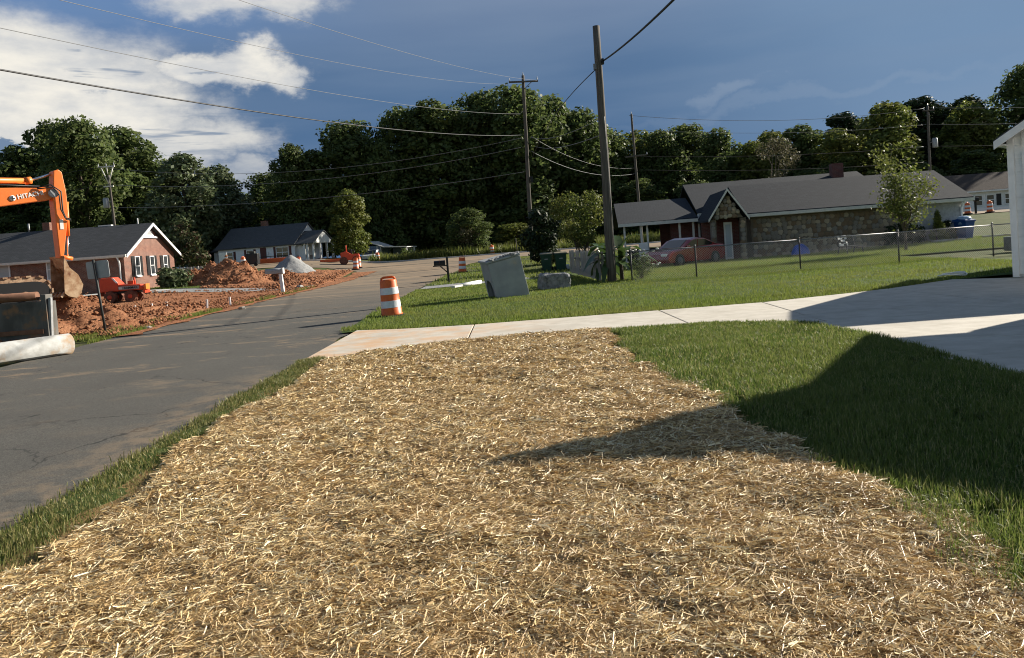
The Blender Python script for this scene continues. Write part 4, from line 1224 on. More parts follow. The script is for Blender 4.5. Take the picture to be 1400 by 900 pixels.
for x, z in ((-.85, -.44), (1.52, -.50)):
    insulator(P2, (x + .0, -.16, zt + z + (0.0 if x < 0 else .02)), .3)
insulator(P2, (.34, 0, zt), .3)
MB().tube((1.05, -.16, zt - .6), (.36, -.16, zt - 1.2), .03).build('brace', M['pole'], P2)
MB().box((.45, -.15, 6.9), (.22, .25, .5)).build('cable_box', M['cable'], P2)
P3, d3 = pole((12.9, 75, hz(12.9, 75)), (12.68, 75, 13.5), 0.15, 0.10, 'thin utility pole rising behind the carport roof', 'utility poles along the streets')
arm(P3, .0, 8.9, 2.2, -.05)
insulator(P3, (1.0, -.16, 8.95), .25); insulator(P3, (-.22, 0, 13.5 - hz(12.9, 75)), .25)
P4, d4 = pole((46.75, 85, hz(46.75, 85)), (46.95, 85, 13.6), 0.17, 0.12, 'utility pole with a grey transformer behind the stone house roof', 'utility poles along the streets')
zt4 = 13.6 - hz(46.75, 85)
arm(P4, .2, zt4 - .5, 1.3)
insulator(P4, (-.3, -.16, zt4 - .43), .3); insulator(P4, (.75, -.16, zt4 - .43), .3); insulator(P4, (.2, 0, zt4), .3)
MB().lathe([(.26, 0), (.28, .05), (.28, .95), (.2, 1.05)], (.75, -.1, zt4 - 4.6), 14).build('transformer', M['greymetal'], P4)
MB().box((.45, -.1, zt4 - 4.0), (.5, .08, .08)).build('transformer_bracket', M['galv'], P4)
P5, d5 = pole((-40.6, 80, hz(-40.6, 80)), (-40.95, 80, 12.0), 0.16, 0.11, 'utility pole with a pale wishbone bracket behind the brick house', 'utility poles along the streets')
zt5 = 12.0 - hz(-40.6, 80)
mb = MB()
mb.box((-.45, -.1, zt5 + .85), (1.75, .1, .14)); mb.build('crossarm', M['trim'], P5)
mb = MB(); mb.tube((-.35, -.1, zt5 - .9), (-1.0, -.1, zt5 + .8), .055); mb.tube((-.35, -.1, zt5 - .9), (.25, -.1, zt5 + .8), .055); mb.tube((-.36, -.1, zt5 + .1), (-.42, -.1, zt5 + .8), .05)
mb.build('wishbone_brace', M['trim'], P5)
arm(P5, -.35, zt5 - 1.2, 1.0, 0, 'trim')
for x in (-1.25, -.45, .35):
    insulator(P5, (x, -.1, zt5 + .92), .3)
MB().lathe([(.26, 0), (.28, .05), (.28, .95), (.2, 1.05)], (-.8, -.1, zt5 - 3.4), 14).build('transformer', M['greymetal'], P5)
MB().box((-.5, -.1, zt5 - 2.8), (.5, .08, .08)).build('transformer_bracket', M['galv'], P5)

def wire(a, b, sag, r, label, m='cable', n=26, cat='power line'):
    a, b = Vector(a), Vector(b)
    pts = [a.lerp(b, k / n) - Vector((0, 0, 4 * sag * (k / n) * (1 - k / n))) for k in range(n + 1)]
    ob = MB().path(pts, r, 5).build('power_line', M[m])
    return setp(ob, label, cat, 'power lines strung between the poles')
wire((1.72, 66.4, 11.05), (-17.2, 3.5, 6.6), 1.0, 0.026, 'thick black cable sweeping down from the top left of the sky')
wire((1.82, 66.4, 12.85), (-17.2, 3.5, 7.4), 1.0, 0.010, 'thin pale wire just above the thick black cable', 'alucable')
wire((1.0, 66.4, 15.45), (-14.5, 8, 7.9), 0.9, 0.009, 'pale wire from the left tip of the slanted crossarm', 'alucable')
wire((3.4, 66.4, 15.6), (-11.5, 8, 8.3), 0.8, 0.009, 'pale wire from the right tip of the slanted crossarm', 'alucable')
wire((1.6, 66.4, 10.8), (-41.0, 79.9, 12.7), 1.6, 0.018, 'upper of two dark wires crossing the woods to the wishbone pole', 'galv')
wire((1.55, 66.4, 10.0), (-41.2, 79.9, 11.0), 1.3, 0.020, 'lower of two dark wires crossing the woods to the wishbone pole', 'galv')
wire((1.8, 66.4, 7.9), (-41.0, 79.9, 8.6), 0.8, 0.020, 'low dark cable crossing the woods above the white cottage', 'galv')
wire((-41.0, 79.9, 12.9), (-75, 76, 10.8), 0.5, 0.022, 'dark wire from the wishbone pole leaving past the excavator arm')
wire((-41.3, 79.9, 11.0), (-75, 76, 9.0), 0.5, 0.022, 'lower dark wire from the wishbone pole behind the excavator arm')
wire((2.5, 66.4, 10.8), (3.5, 28, 5.95), 0.35, 0.014, 'upper pale service wire between the crossarm pole and the near pole', 'galv')
wire((2.8, 66.4, 10.0), (3.55, 28, 5.4), 0.3, 0.014, 'lower pale service wire between the crossarm pole and the near pole', 'galv')
wire((2.45, 66.4, 9.6), (12.75, 75, 7.75), 0.9, 0.022, 'sagging cable from the crossarm pole to the thin pole', 'galv')
wire((2.5, 66.4, 10.9), (12.75, 75, 8.3), 0.9, 0.016, 'second sagging cable from the crossarm pole to the thin pole', 'galv')
wire((3.86, 27.9, 8.05), (4.25, -8, 5.9), 0.75, 0.030, 'thick black cable climbing from the near pole out of the top of the photo')
wire((3.54, 27.95, 7.75), (2.45, 66.4, 9.0), -0.6, 0.018, 'dark slanting cable leaving the near pole towards the crossarm pole')
wire((12.45, 75, 13.4), (46.95, 85, 13.4), 0.9, 0.018, 'topmost wire over the woods between the thin pole and the transformer pole', 'galv')
wire((12.7, 75, 12.0), (46.9, 85, 11.6), 0.6, 0.016, 'second wire over the woods between the thin pole and the transformer pole', 'galv')
wire((12.75, 75, 9.4), (46.8, 85, 9.2), 0.4, 0.022, 'third wire over the stone house roof to the transformer pole')
wire((12.8, 75, 8.1), (46.8, 85, 7.5), 0.4, 0.022, 'lowest wire just above the stone house roof')
wire((46.95, 85, 13.4), (90, 89, 12.9), 0.6, 0.022, 'upper wire from the transformer pole to the right edge', 'galv')
wire((46.9, 85, 11.6), (90, 89, 11.2), 0.6, 0.022, 'second wire from the transformer pole to the right edge', 'galv')
wire((46.8, 85, 9.2), (90, 89, 8.9), 0.6, 0.026, 'third wire from the transformer pole to the right edge')
# ================================================================ construction things
def make_drum(label, loc):
    t = T('traffic_drum', label, 'traffic drum', loc, 0, 'orange and white traffic drums')
    def seg(a, b, r0, r1):
        return [(r0 + .012, a), (r0 + .012, a + .015), (r0, a + .03), (r1, b - .02), (r1, b)]
    MB().lathe([(.285, .07), (.285, .10), (.270, .13), (.262, .27), (.256, .275), (.248, .455), (.246, .46), (.238, .61), (.238, .615), (.228, .80), (.224, .81), (.216, .97), (.205, 1.0), (.0, 1.005)], n=24).build('barrel', M['drumorange'], t)
    MB().lathe([(.262, .275), (.2605, .28), (.2525, .45), (.252, .455)], n=24).build('reflective_band', M['drumwhite'], t)
    MB().lathe([(.244, .62), (.243, .625), (.234, .79), (.233, .795)], n=24).build('reflective_band', M['drumwhite'], t)
    MB().lathe([(.40, 0), (.40, .05), (.36, .075), (.29, .08)], n=20).build('rubber_base', M['rubber'], t)
    mb = MB()
    mb.path([(-.17, 0, .99), (-.165, 0, 1.04), (-.11, 0, 1.065), (.11, 0, 1.065), (.165, 0, 1.04), (.17, 0, .99)], .032, 8); mb.build('handle', M['drumorange'], t)
    return t
d0 = make_drum('large orange and white traffic drum on the grass corner by the concrete apron', (-3.2, 20.0, 0.0))
d0.rotation_euler = (0, R(-2), .1)
for x, y, lab in (
    (-3.35, 52.3, 'orange drum at the road edge above the black mailbox, standing on a darker stub'),
    (-2.05, 86.4, 'lone small drum on the far kerb in front of tall weeds'),
    (-15.1, 87.2, 'small drum in front of the blue grey shed'),
    (-14.7, 74.0, 'drum in a pair at the road corner, the farther one'),
    (-14.35, 71.0, 'drum in a pair at the road corner, the nearer one'),
    (-26.6, 76.6, 'small drum behind the clay mound, in front of the white cottage'),
    (-19.8, 72.0, 'small drum just right of the grey gravel pile'),
    (42.3, 70.8, 'drum beside the road in front of the far white house, left of the mailbox'),
    (44.6, 71.2, 'drum beside the road in front of the far white house, right of the mailbox')):
    dup(d0, (x, y, hz(x, y) + .05), random.uniform(0, 3), lab)

# ---- excavator
ex = T('excavator', 'orange tracked excavator with raised boom, its bucket on the clay heap', 'excavator', (-13.7, 23.5, 0), math.atan2(.785, .62))
# local x runs along the boom, y to its left, z up; lit side plate at y = 0, thickness towards +y
def plate(poly, y0, y1, name, m, bevel=.02):
    mb = MB(); mb.prism(poly, (0, y0, 0), (1, 0, 0), (0, 0, 1), (0, y1 - y0, 0))
    return mb.build(name, m, ex, bevel=bevel)
boom = plate([(-6.6, 2.0), (-5.9, 1.75), (-4.6, 3.15), (-3.4, 3.68), (-1.5, 3.86), (-.14, 4.06), (.0, 4.14), (.0, 4.34), (-.16, 4.45), (-1.5, 4.40), (-3.5, 4.42), (-4.7, 4.1)], .02, .40, 'boom', M['exorange'])
plate([(-.05, 2.28), (.06, 2.28), (.31, 3.68), (.30, 4.31), (.23, 4.90), (.13, 4.98), (.0, 4.93), (-.04, 4.55), (-.08, 4.06)], -.06, .30, 'stick', M['exorange'])
MB().tube((-.06, -.1, 4.25), (-.06, .5, 4.25), .13, n=16).build('pivot_pin', M['greymetal'], ex)
MB().tube((-3.2, .2, 4.62), (-.62, .2, 4.64), .085, n=12).build('stick_cylinder', M['exorange'], ex)
MB().tube((-.62, .2, 4.64), (.08, .2, 4.88), .035, n=10).build('cylinder_rod', M['chrome'], ex)
MB().tube((-.72, .2, 4.635), (-.55, .2, 4.66), .11, n=12).build('cylinder_head', M['exorange'], ex)
MB().tube((.34, .1, 4.0), (.29, .1, 2.95), .06, n=10).build('bucket_cylinder', M['exorange'], ex)
MB().tube((.29, .1, 2.95), (.24, .1, 2.3), .028, n=8).build('cylinder_rod', M['chrome'], ex)
MB().tube((-.02, .1, 2.34), (.36, .1, 2.24), .06, n=10).build('bucket_link', M['exorange'], ex)
mb = MB(); mb.path([(-.5, -.03, 4.42), (-.15, -.12, 4.5), (.12, -.14, 4.3), (.12, -.14, 3.7), (.2, -.13, 3.45), (.34, -.1, 3.42)], .022, 6)
mb.path([(-.5, -.05, 4.38), (-.1, -.16, 4.42), (.05, -.16, 4.2), (.06, -.16, 3.75), (.16, -.15, 3.5), (.32, -.12, 3.46)], .02, 6)
mb.path([(-3.0, .0, 4.5), (-1.5, .0, 4.49), (-.4, .0, 4.46)], .022, 6)
mb.build('hydraulic_hose', M['cable'], ex)
MB().box((.08, -.066, 3.3), (.10, .012, .30)).build('decal', M['white'], ex)
# bucket: curved shell, opening towards the cab
bp = [(.02, 2.34), (.15, 1.97), (.38, 1.74), (.50, 1.42), (.42, 1.15), (.28, 1.02), (.05, 1.10), (-.05, 1.2), (-.02, 1.8)]
mb = MB(); mb.prism(bp, (0, -.16, 0), (1, 0, 0), (0, 0, 1), (0, .03, 0)); mb.prism(bp, (0, .82, 0), (1, 0, 0), (0, 0, 1), (0, .03, 0))
for a, b in zip(bp[:7], bp[1:8]):
    mb.add([(a[0], -.14, a[1]), (b[0], -.14, b[1]), (b[0], .84, b[1]), (a[0], .84, a[1]), (a[0] - .04, -.14, a[1]), (b[0] - .04, -.14, b[1]), (b[0] - .04, .84, b[1]), (a[0] - .04, .84, a[1])], [(0, 1, 2, 3), (7, 6, 5, 4)])
bk = mb.build('bucket', M['bucketsteel'], ex)
for y in (-.08, .17, .42, .7):
    MB().box((-.08, y, 1.15), (.18, .08, .06), ry=-.9).build('tooth', M['bucketsteel'], bk)
# lettering and round badge on the boom
def lettering(txt, parent, loc, rot, size, m, ext=.004, name='lettering'):
    c = bpy.data.curves.new(name, 'FONT'); c.body = txt; c.size = size; c.extrude = ext; c.offset = size * .02
    c.materials.append(m)
    tmp = bpy.data.objects.new('tmp', c); COL.objects.link(tmp)
    dg = bpy.context.evaluated_depsgraph_get()
    me = bpy.data.meshes.new_from_object(tmp.evaluated_get(dg)); bpy.data.objects.remove(tmp)
    o = bpy.data.objects.new(name, me); link(o, parent)
    o.location = loc; o.rotation_euler = rot
    return o
lettering('HITACHI', ex, (-1.02, -.006 + .02, 4.075), (R(90), R(-11), 0), .185, M['white'], .006)
mb = MB(); mb.lathe([(.085, 0), (.085, .012)], (0, 0, 0), 14, axis='y'); b_ = mb.build('badge', M['white'], ex); b_.location = (-1.16, .0, 4.10)
mb = MB(); mb.box((0, -.006, 0), (.03, .012, .13)); mb.box((0, -.006, 0), (.13, .012, .03)); q_ = mb.build('badge_mark', M['signpost'], b_); 
# undercarriage and house, mostly left of the photo
for y in (-.75, 1.45):
    mb = MB(); n = 14
    prof = [(-6.6 + .42 * math.cos(a), 1.34 + .42 * math.sin(a)) for a in np.linspace(math.pi / 2, 3 * math.pi / 2, n)] + [(-1.05 + .42 * math.cos(a), 1.34 + .42 * math.sin(a)) for a in np.linspace(-math.pi / 2, math.pi / 2, n)]
    mb.prism(prof, (0, y, 0), (1, 0, 0), (0, 0, 1), (0, .5, 0)); tr = mb.build('track', M['tracksteel'], ex)
    mb = MB(); mb.prism([(x_ * .985 - .05, 1.34 + (z_ - 1.34) * .68) for x_, z_ in prof], (0, y - .012, 0), (1, 0, 0), (0, 0, 1), (0, .011, 0)); mb.build('track_frame', M['black'], tr)
    for k in range(9):
        MB().lathe([(.0, -.05), (.13, -.05), (.13, 0)], (-6.3 + k * .62, y - .013, 1.22), 12, True, 'y').build('track_roller', M['tracksteel'], tr)
    for k in range(24):
        f = k / 23
        if f < .8:
            p = (-6.5 + f / .8 * 5.4, 1.775); a = 0
        else:
            th = math.pi / 2 - (f - .8) / .2 * math.pi * .9; p = (-1.05 + .435 * math.cos(th), 1.34 + .435 * math.sin(th)); a = -(math.pi / 2 - th)
        MB().box((p[0], y + .25, p[1]), (.13, .58, .05), ry=-a).build('track_shoe', M['tracksteel'], tr)
MB().box((-4.4, .6, 2.0), (3.0, 2.4, .35)).build('turntable', M['black'], ex, bevel=.05)
MB().box((-5.9, .6, 2.75), (2.9, 2.6, 1.1)).build('engine_house', M['exorange'], ex, bevel=.12)
cb_ = MB().box((-4.1, 1.5, 3.1), (1.6, 1.0, 1.8)).build('cab', M['exorange'], ex, bevel=.08)
MB().box((-3.29, 1.5, 3.35), (.03, .8, 1.1)).build('pane', M['glass'], cb_)

# ---- trench box (shoring plates) and the rusty pipe on it
tb = T('trench_box', 'mud streaked grey steel trench box with a rusty pipe rail on top', 'trench box', (-12.45, 20.35, 0), R(2))
MB().box((-2.0, 0, .56), (4.0, .16, 1.02)).build('side_plate', M['boxsteel'], tb, bevel=.015)
MB().box((-2.0, .62, .56), (3.9, .16, 1.02)).build('side_plate', M['boxsteel'], tb, bevel=.015)
MB().box((-2.0, -.05, 1.02), (4.0, .06, .16)).build('top_channel', M['boxsteel'], tb, bevel=.01)
MB().tube((-4.0, -.02, 1.24), (-.12, -.02, 1.24), .115, n=14).build('top_rail', M['rust'], tb)
MB().box((.04, .1, .64), (.14, .34, 1.25)).build('end_post', M['boxsteel'], tb, bevel=.02)
MB().box((.14, .04, .62), (.07, .1, 1.1), ry=.06).build('end_plate', M['greymetal'], tb, bevel=.01)
MB().tube((-.3, .1, .35), (-.3, .6, .35), .07).build('spreader', M['rust'], tb)
MB().box((-2.0, -.10, .30), (4.0, .05, .12)).build('rub_strip', M['rust'], tb)

# ---- concrete pipe
cp = T('concrete_pipe', 'pale concrete drain pipe lying in the weeds along the road edge', 'pipe', (-9.62, 16.5, .24), math.atan2(-1.0, -.62))
PR = .225
MB().lathe([(PR - .06, .01), (PR, 0), (PR, 1.5), (PR + .05, 1.56), (PR + .05, 1.95), (PR - .02, 1.96)], (0, 0, 0), 24, axis='x').build('barrel', M['pipeconc'], cp)
MB().lathe([(PR, 1.97), (PR, 3.6), (PR - .05, 3.61)], (0, 0, 0), 24, axis='x').build('barrel', M['pipeconc'], cp)
MB().lathe([(PR - .055, -.002), (PR - .06, .004)], (0, 0, 0), 24, axis='x').build('pipe_mouth', M['black'], cp)

# ---- road sign from behind
sg = T('road_sign', 'leaning road sign seen from its blank grey back', 'road sign', (-11.36, 21.3, 0))
MB().tube((0, 0, -.2), (-.18, 0, 2.1), .035, n=8).build('post', M['signpost'], sg)
c_ = [(.55, 0)] 
mb = MB(); w_, h_, r_ = .31, .24, .05
poly = []
for cx, cz, a0 in ((w_ - r_, h_ - r_, 0), (-w_ + r_, h_ - r_, 90), (-w_ + r_, -h_ + r_, 180), (w_ - r_, -h_ + r_, 270)):
    poly += [(cx + r_ * math.cos(R(a0 + k * 30)), cz + r_ * math.sin(R(a0 + k * 30))) for k in range(4)]
mb.prism(poly, (0, 0, 0), (1, 0, 0), (0, 0, 1), (0, .015, 0)); p_ = mb.build('plate', M['signback'], sg); p_.location = (-.10, .045, 1.83); p_.rotation_euler = (0, R(-3), 0)

# ---- trench roller
tr = T('trench_roller', 'small red trench roller with padded drums parked on the clay', 'roller', (-20.85, 41.3, hz(-21, 41.3) + .06), R(4))
mb = MB(); mb.prism([(-1.12, .0), (-1.1, .68), (-.98, .76), (-.42, .76), (-.12, .40), (-.12, 0)], (0, -.4, .62), (1, 0, 0), (0, 0, 1), (0, .8, 0)); hd = mb.build('hood', M['rollerred'], tr, bevel=.04)
mb = MB(); mb.prism([(-.12, 0), (-.12, .36), (.98, .30), (1.14, .10), (1.0, 0)], (0, -.4, .62), (1, 0, 0), (0, 0, 1), (0, .8, 0)); mb.build('body', M['rollerred'], tr, bevel=.04)
mb = MB(); mb.prism([(-.46, .74), (-.36, .74), (-.14, .46), (-.24, .46)], (0, -.41, .60), (1, 0, 0), (0, 0, 1), (0, .02, 0)); mb.build('hood_grille', M['white'], tr)
MB().box((.40, -.41, .78), (1.05, .02, .17)).build('side_stripe', M['greymetal'], tr)
MB().box((-.02, -.425, .78), (.16, .012, .13)).build('badge', M['trim'], tr)
lettering('RAMMAX', tr, (.16, -.426, .725), (R(90), 0, 0), .17, M['black'], .004)
MB().box((0.0, 0, .56), (1.7, .5, .14)).build('chassis', M['black'], tr)
MB().tube((.62, -.1, .9), (.60, -.1, 1.3), .05).build('exhaust', M['rollerred'], tr)
MB().box((.45, -.1, 1.05), (.3, .3, .18)).build('control_box', M['rollerred'], tr)
for x in (1.15, -1.18):
    MB().box((x, 0, .55), (.1, .7, .22)).build('bumper', M['rollerred'], tr)
MB().box((1.25, -.2, .78), (.12, .5, .3)).build('nose_guard', M['exorange'], tr)
for x in (-.55, .50):
    for y in (-.42, .42):
        mb = MB(); mb.lathe([(.12, -.16), (.30, -.16), (.30, .16), (.12, .16)], (x, y, .33), 18, False, 'y')
        for k in range(10):
            a = 2 * math.pi * k / 10
            mb.box((x + .31 * math.cos(a), y + (.07 if k % 2 else -.07), .33 + .31 * math.sin(a)), (.06, .13, .09), ry=-a)
        w = mb.build('drum_wheel', M['rollersteel'], tr)
        MB().lathe([(.0, -.175), (.12, -.175), (.12, -.16)], (x, y, .33), 12, True, 'y').build('hub', M['rollerred'], w)

# ---- red machine at the corner of the far road
rm = T('compact_roller', 'small red orange roller parked at the far road corner beside the drums', 'roller', (-16.6, 79.5, hz(-16.6, 79.5) + .05), R(8))
mb = MB(); mb.prism([(-.9, .45), (-.9, 1.25), (-.35, 1.4), (.2, 1.05), (.95, 1.05), (1.05, .45)], (0, -.5, 0), (1, 0, 0), (0, 0, 1), (0, 1.0, 0)); mb.build('body', M['rollerred'], rm, bevel=.05)
for x in (-.62, .68):
    MB().lathe([(.02, -.55), (.42, -.55), (.42, .55), (.02, .55)], (x, 0, .42), 18, False, 'y').build('drum_wheel', M['rollersteel'], rm)
MB().box((.1, 0, 1.3), (.35, .5, .5)).build('seat', M['black'], rm, bevel=.05)
MB().tube((.55, 0, 1.0), (.42, 0, 1.55), .03).build('steering_column', M['black'], rm)
mb = MB(); mb.path([(-.3, -.45, 1.2), (-.3, -.45, 1.95), (-.3, .45, 1.95), (-.3, .45, 1.2)], .035, 6); mb.build('roll_bar', M['rollerred'], rm)

# ---- heaps
def mound(name, label, cat, x, y, rx, ry, h, m, seed, n=56, pw=1.1, rough=.22, z=None, rz=0, lumps=None):
    u = np.linspace(-1.15, 1.15, n); U, V = np.meshgrid(u, u)
    r_ = np.sqrt(U ** 2 + V ** 2) * (1 + .28 * (fbm(U * 2.3 + seed, V * 2.3, seed) - .45))
    Z = h * np.clip(1 - r_, -.1, 1) ** pw if pw == 1 else h * np.sign(1 - r_) * np.abs(np.clip(1 - r_, -.06, 1)) ** pw
    for lx, ly, lr, lh in (lumps or []):
        Z = np.maximum(Z, lh * np.clip(1 - np.sqrt((U - lx) ** 2 + (V - ly) ** 2) / lr, -.05, 1))
    e = np.clip((1.12 - r_) * 5, 0, 1)
    Z = Z + rough * h * (fbm(U * 4.5 + seed, V * 4.5, seed + 3) - .47 + .5 * (fbm(U * 13, V * 13, seed + 7) - .47)) * e - .12 * (1 - e)
    i = np.arange(n - 1)[:, None] * n + np.arange(n - 1)[None, :]
    me = npmesh(name, np.c_[(U * rx).ravel(), (V * ry).ravel(), Z.ravel()], np.stack([i, i + 1, i + n + 1, i + n], -1).reshape(-1, 4), m, True)
    o = link(bpy.data.objects.new(name, me))
    o.location = (x, y, hz(x, y) if z is None else z); o.rotation_euler = (0, 0, rz)
    return setp(o, label, cat)
mound('clay_heap', 'red clay heap under the excavator bucket beside the trench box', 'dirt pile', -14.0, 24.2, 2.3, 2.0, 1.32, M['clay2'], 3, rough=.2, lumps=[(.55, -.1, .55, .75)])
mound('clay_heap', 'raised clay bench on which the excavator tracks stand', 'dirt pile', -17.8, 19.4 + 3.0, 5.0, 3.2, 1.12, M['clay2'], 8, rough=.12, pw=.5)
mound('clay_heap', 'low red clay ridge in front of the trench roller', 'dirt pile', -17.6, 31, 5.5, 4.2, .30, M['clay2'], 15, rough=.5)
mound('clay_heap', 'large brown clay mound between the brick house and the white cottage', 'dirt pile', -19.9, 54.0, 3.4, 3.0, 1.95, M['clay2'], 23, rough=.28, lumps=[(-.35, .1, .7, 1.75), (.35, -.1, .6, 1.6)])
mound('clay_heap', 'small clay mound right of the large one, below the gravel pile', 'dirt pile', -16.4, 55.5, 1.5, 1.6, 1.05, M['clay2'], 29, rough=.3)
mound('clay_heap', 'dark low clay mound beside the pale picket fence', 'dirt pile', -24.2, 58.6, 1.8, 1.4, 1.1, M['clay2'], 37, rough=.3)
mound('gravel_pile', 'pointed pile of grey gravel in front of the white cottage', 'gravel pile', -19.0, 66.5, 2.25, 2.2, 1.75, M['gravel'], 41, rough=.1)
mound('clay_heap', 'ragged clay bank along the road left of the post mailbox', 'dirt pile', -14.3, 52, 1.9, 6.5, .55, M['clay2'], 47, rough=.6)
mound('clay_heap', 'long churned clay ridge beside the road behind the leaning sign', 'dirt pile', -12.9, 27, 1.5, 5.0, .42, M['clay2'], 53, rough=.8)

# loose clods over all the turned clay
def clods(n, fx, name, label, sz, m, seed):
    rng = np.random.default_rng(seed)
    X, Y, Z = fx(rng, n)
    n = len(X)
    S = sz[0] + (sz[1] - sz[0]) * rng.random(n) ** 3
    oct_ = np.array([(1, 0, 0), (-.2, 1, 0), (-.9, -.1, 0), (0, -1, 0), (.1, .1, .85), (0, 0, -.6)])
    P = oct_[None] * rng.uniform(.6, 1.25, (n, 6, 3)) * S[:, None, None]
    a = rng.uniform(0, 6.28, n); c, s_ = np.cos(a)[:, None], np.sin(a)[:, None]
    V = np.stack([P[..., 0] * c - P[..., 1] * s_ + X[:, None], P[..., 0] * s_ + P[..., 1] * c + Y[:, None], P[..., 2] + Z[:, None]], -1)
    f = np.array([(0, 1, 4), (1, 2, 4), (2, 3, 4), (3, 0, 4), (1, 0, 5), (2, 1, 5), (3, 2, 5), (0, 3, 5)])
    F = (np.arange(n)[:, None, None] * 6 + f[None]).reshape(-1, 3)
    return stuff(npmesh(name, V.reshape(-1, 3), F, m), name, label, 'soil')
def on_ground(rng, n):
    Y = 20 + 28 * rng.random(n) ** 1.2; X = -10.6 - .04 * (Y - 20) - 12 * rng.random(n) ** 1.5
    k = fbm(X * .6, Y * .6, 91) > .42
    return X[k], Y[k], H(X, Y)[k] + .10
clods(9000, on_ground, 'clay_clods', 'broken red clay clods strewn over the verge', (.02, .10), M['clay2'], 5)
def on_bank(rng, n):
    Y = 48.5 + 20 * rng.random(n); X = -12.4 - .1 * (Y - 49) - 7.5 * rng.random(n) ** 1.3
    return X, Y, H(X, Y) + .15
clods(5000, on_bank, 'clay_clods', 'broken clay clods on the bank before the gravel pile', (.05, .16), M['clay2'], 6)
MESHES = [o for o in COL.objects if o.name.startswith('clay_heap')]
for o_ in MESHES:
    me = o_.data
    co_ = np.empty(len(me.vertices) * 3, np.float32); me.vertices.foreach_get('co', co_); co_ = co_.reshape(-1, 3)
    co_ = co_[co_[:, 2] > .08]
    rr_ = np.random.default_rng(len(co_))
    def on_heap(rng, n, co_=co_):
        q = co_[rng.integers(0, len(co_), n)] + rng.normal(size=(n, 3)) * .07
        return q[:, 0], q[:, 1], q[:, 2]
    big = o_.location.y > 45
    c_ = clods(900, on_heap, 'clods', 'loose clods', (.03, .10) if not big else (.05, .16), M['clay2'], len(co_))
    c_.parent = o_; del c_['label']; del c_['category']

# stones, stakes and litter on the verge
def rock(x, y, s_, label, m='pipeconc', cat='rock', group='pale rocks along the clay verge'):
    mb = MB(); rr = random.Random(int(x * 100))
    n = 7
    P = []
    for z, k in ((0, .9), (.45, 1.0), (.8, .6)):
        P += [(k * s_ * rr.uniform(.75, 1.1) * math.cos(2 * math.pi * i / n), k * s_ * .7 * rr.uniform(.75, 1.1) * math.sin(2 * math.pi * i / n), z * s_ * .8) for i in range(n)]
    F = [(r * n + i, r * n + (i + 1) % n, (r + 1) * n + (i + 1) % n, (r + 1) * n + i) for r in range(2) for i in range(n)] + [tuple(2 * n + i for i in range(n))]
    mb.add(P, F)
    o = mb.build('rock', M[m]); o.location = (x, y, hz(x, y) + .03); o.rotation_euler = (0, 0, rr.uniform(0, 3))
    return setp(o, label, cat, group)
for x, y, s_, lab in ((-11.3, 18.9, .10, 'white rock in the weeds just right of the pipe end'), (-10.55, 22.0, .13, 'white rock right of the leaning sign post'),
                      (-10.1, 28.5, .15, 'white rock at the road edge below the two right stakes'), (-11.4, 22.6, .07, 'tiny white stone in the weeds behind the sign post'),
                      (-10.4, 17.6, .08, 'tiny white stone at the road edge beside the pipe'),
                      (-12.6, 45.5, .32, 'largest pale rubble lump behind the post mailbox'), (-12.1, 46.2, .22, 'smaller pale rubble lump right of the largest'), (-11.9, 44.6, .2, 'low pale rubble lump by the gravel edge')):
    rock(x, y, s_, lab)
for x, y, lab in ((-14.3, 29.0, 'leftmost white stake in the clay'), (-14.0, 29.7, 'second white stake from the left in the clay'), (-13.75, 30.4, 'third white stake from the left in the clay'),
                  (-11.9, 29.8, 'lone white stake nearer the road'), (-11.3, 30.6, 'short white stake nearest the road, beside the lone one')):
    o = MB().box((0, 0, .1), (.07, .04, .34), ry=random.uniform(-.1, .1)).build('stake', M['white']); o.location = (x, y, hz(x, y) + .16)
    MB().box((0, -.024, .23), (.073, .006, .06)).build('stake_top', M['trim'], o)
    setp(o, lab, 'stake', 'white stakes in the clay')
# post mailbox on the left verge
lm = T('mailbox', 'grey mailbox on a pale post at the left road edge', 'mailbox', (-12.05, 40.2, hz(-12, 40)))
MB().box((0, 0, .52), (.16, .16, 1.1), ry=R(-3)).build('post', M['white'], lm)
mb = MB(); mb.lathe([(.13, -.55), (.13, .35)], (-.25, 0, 1.24), 14, True, 'x'); mb.box((-.35, 0, 1.16), (.9, .25, .13)); mb.build('box', M['greymetal'], lm)
MB().box((.12, 0, 1.22), (.05, .28, .3)).build('box_door', M['white'], lm)
# orange barrier boards and other small site things before the white cottage
o = MB().box((0, 0, .35), (3.9, .4, .5)).build('barrier', M['orangewrap'], bevel=.06); o.location = (-24.6, 80.6, hz(-24.6, 80.6)); setp(o, 'long orange plastic barrier lying before the cottage railing', 'barrier')
o = MB().box((0, 0, .22), (2.6, .4, .32)).build('barrier', M['orangewrap'], bevel=.06); o.location = (-19.0, 82.0, hz(-19, 82)); setp(o, 'short orange plastic barrier lying before the cottage end porch', 'barrier')
gm_ = T('generator', 'black boxy generator standing behind the clay mound', 'machine', (-26.3, 78.6, hz(-26, 78.6)))
MB().box((0, 0, .75), (1.2, .8, 1.1)).build('housing', M['black'], gm_, bevel=.06); MB().box((.0, 0, 1.4), (.5, .5, .25)).build('exhaust_box', M['signpost'], gm_, bevel=.03)
for x in (-.4, .4):
    MB().lathe([(.05, -.06), (.2, -.06), (.2, .06), (.05, .06)], (x, -.42, .2), 12, True, 'y').build('wheel', M['tyre'], gm_)
sp = T('site_sign', 'small white notice board behind the clay mound', 'sign', (-27.6, 74.0, hz(-27.6, 74)))
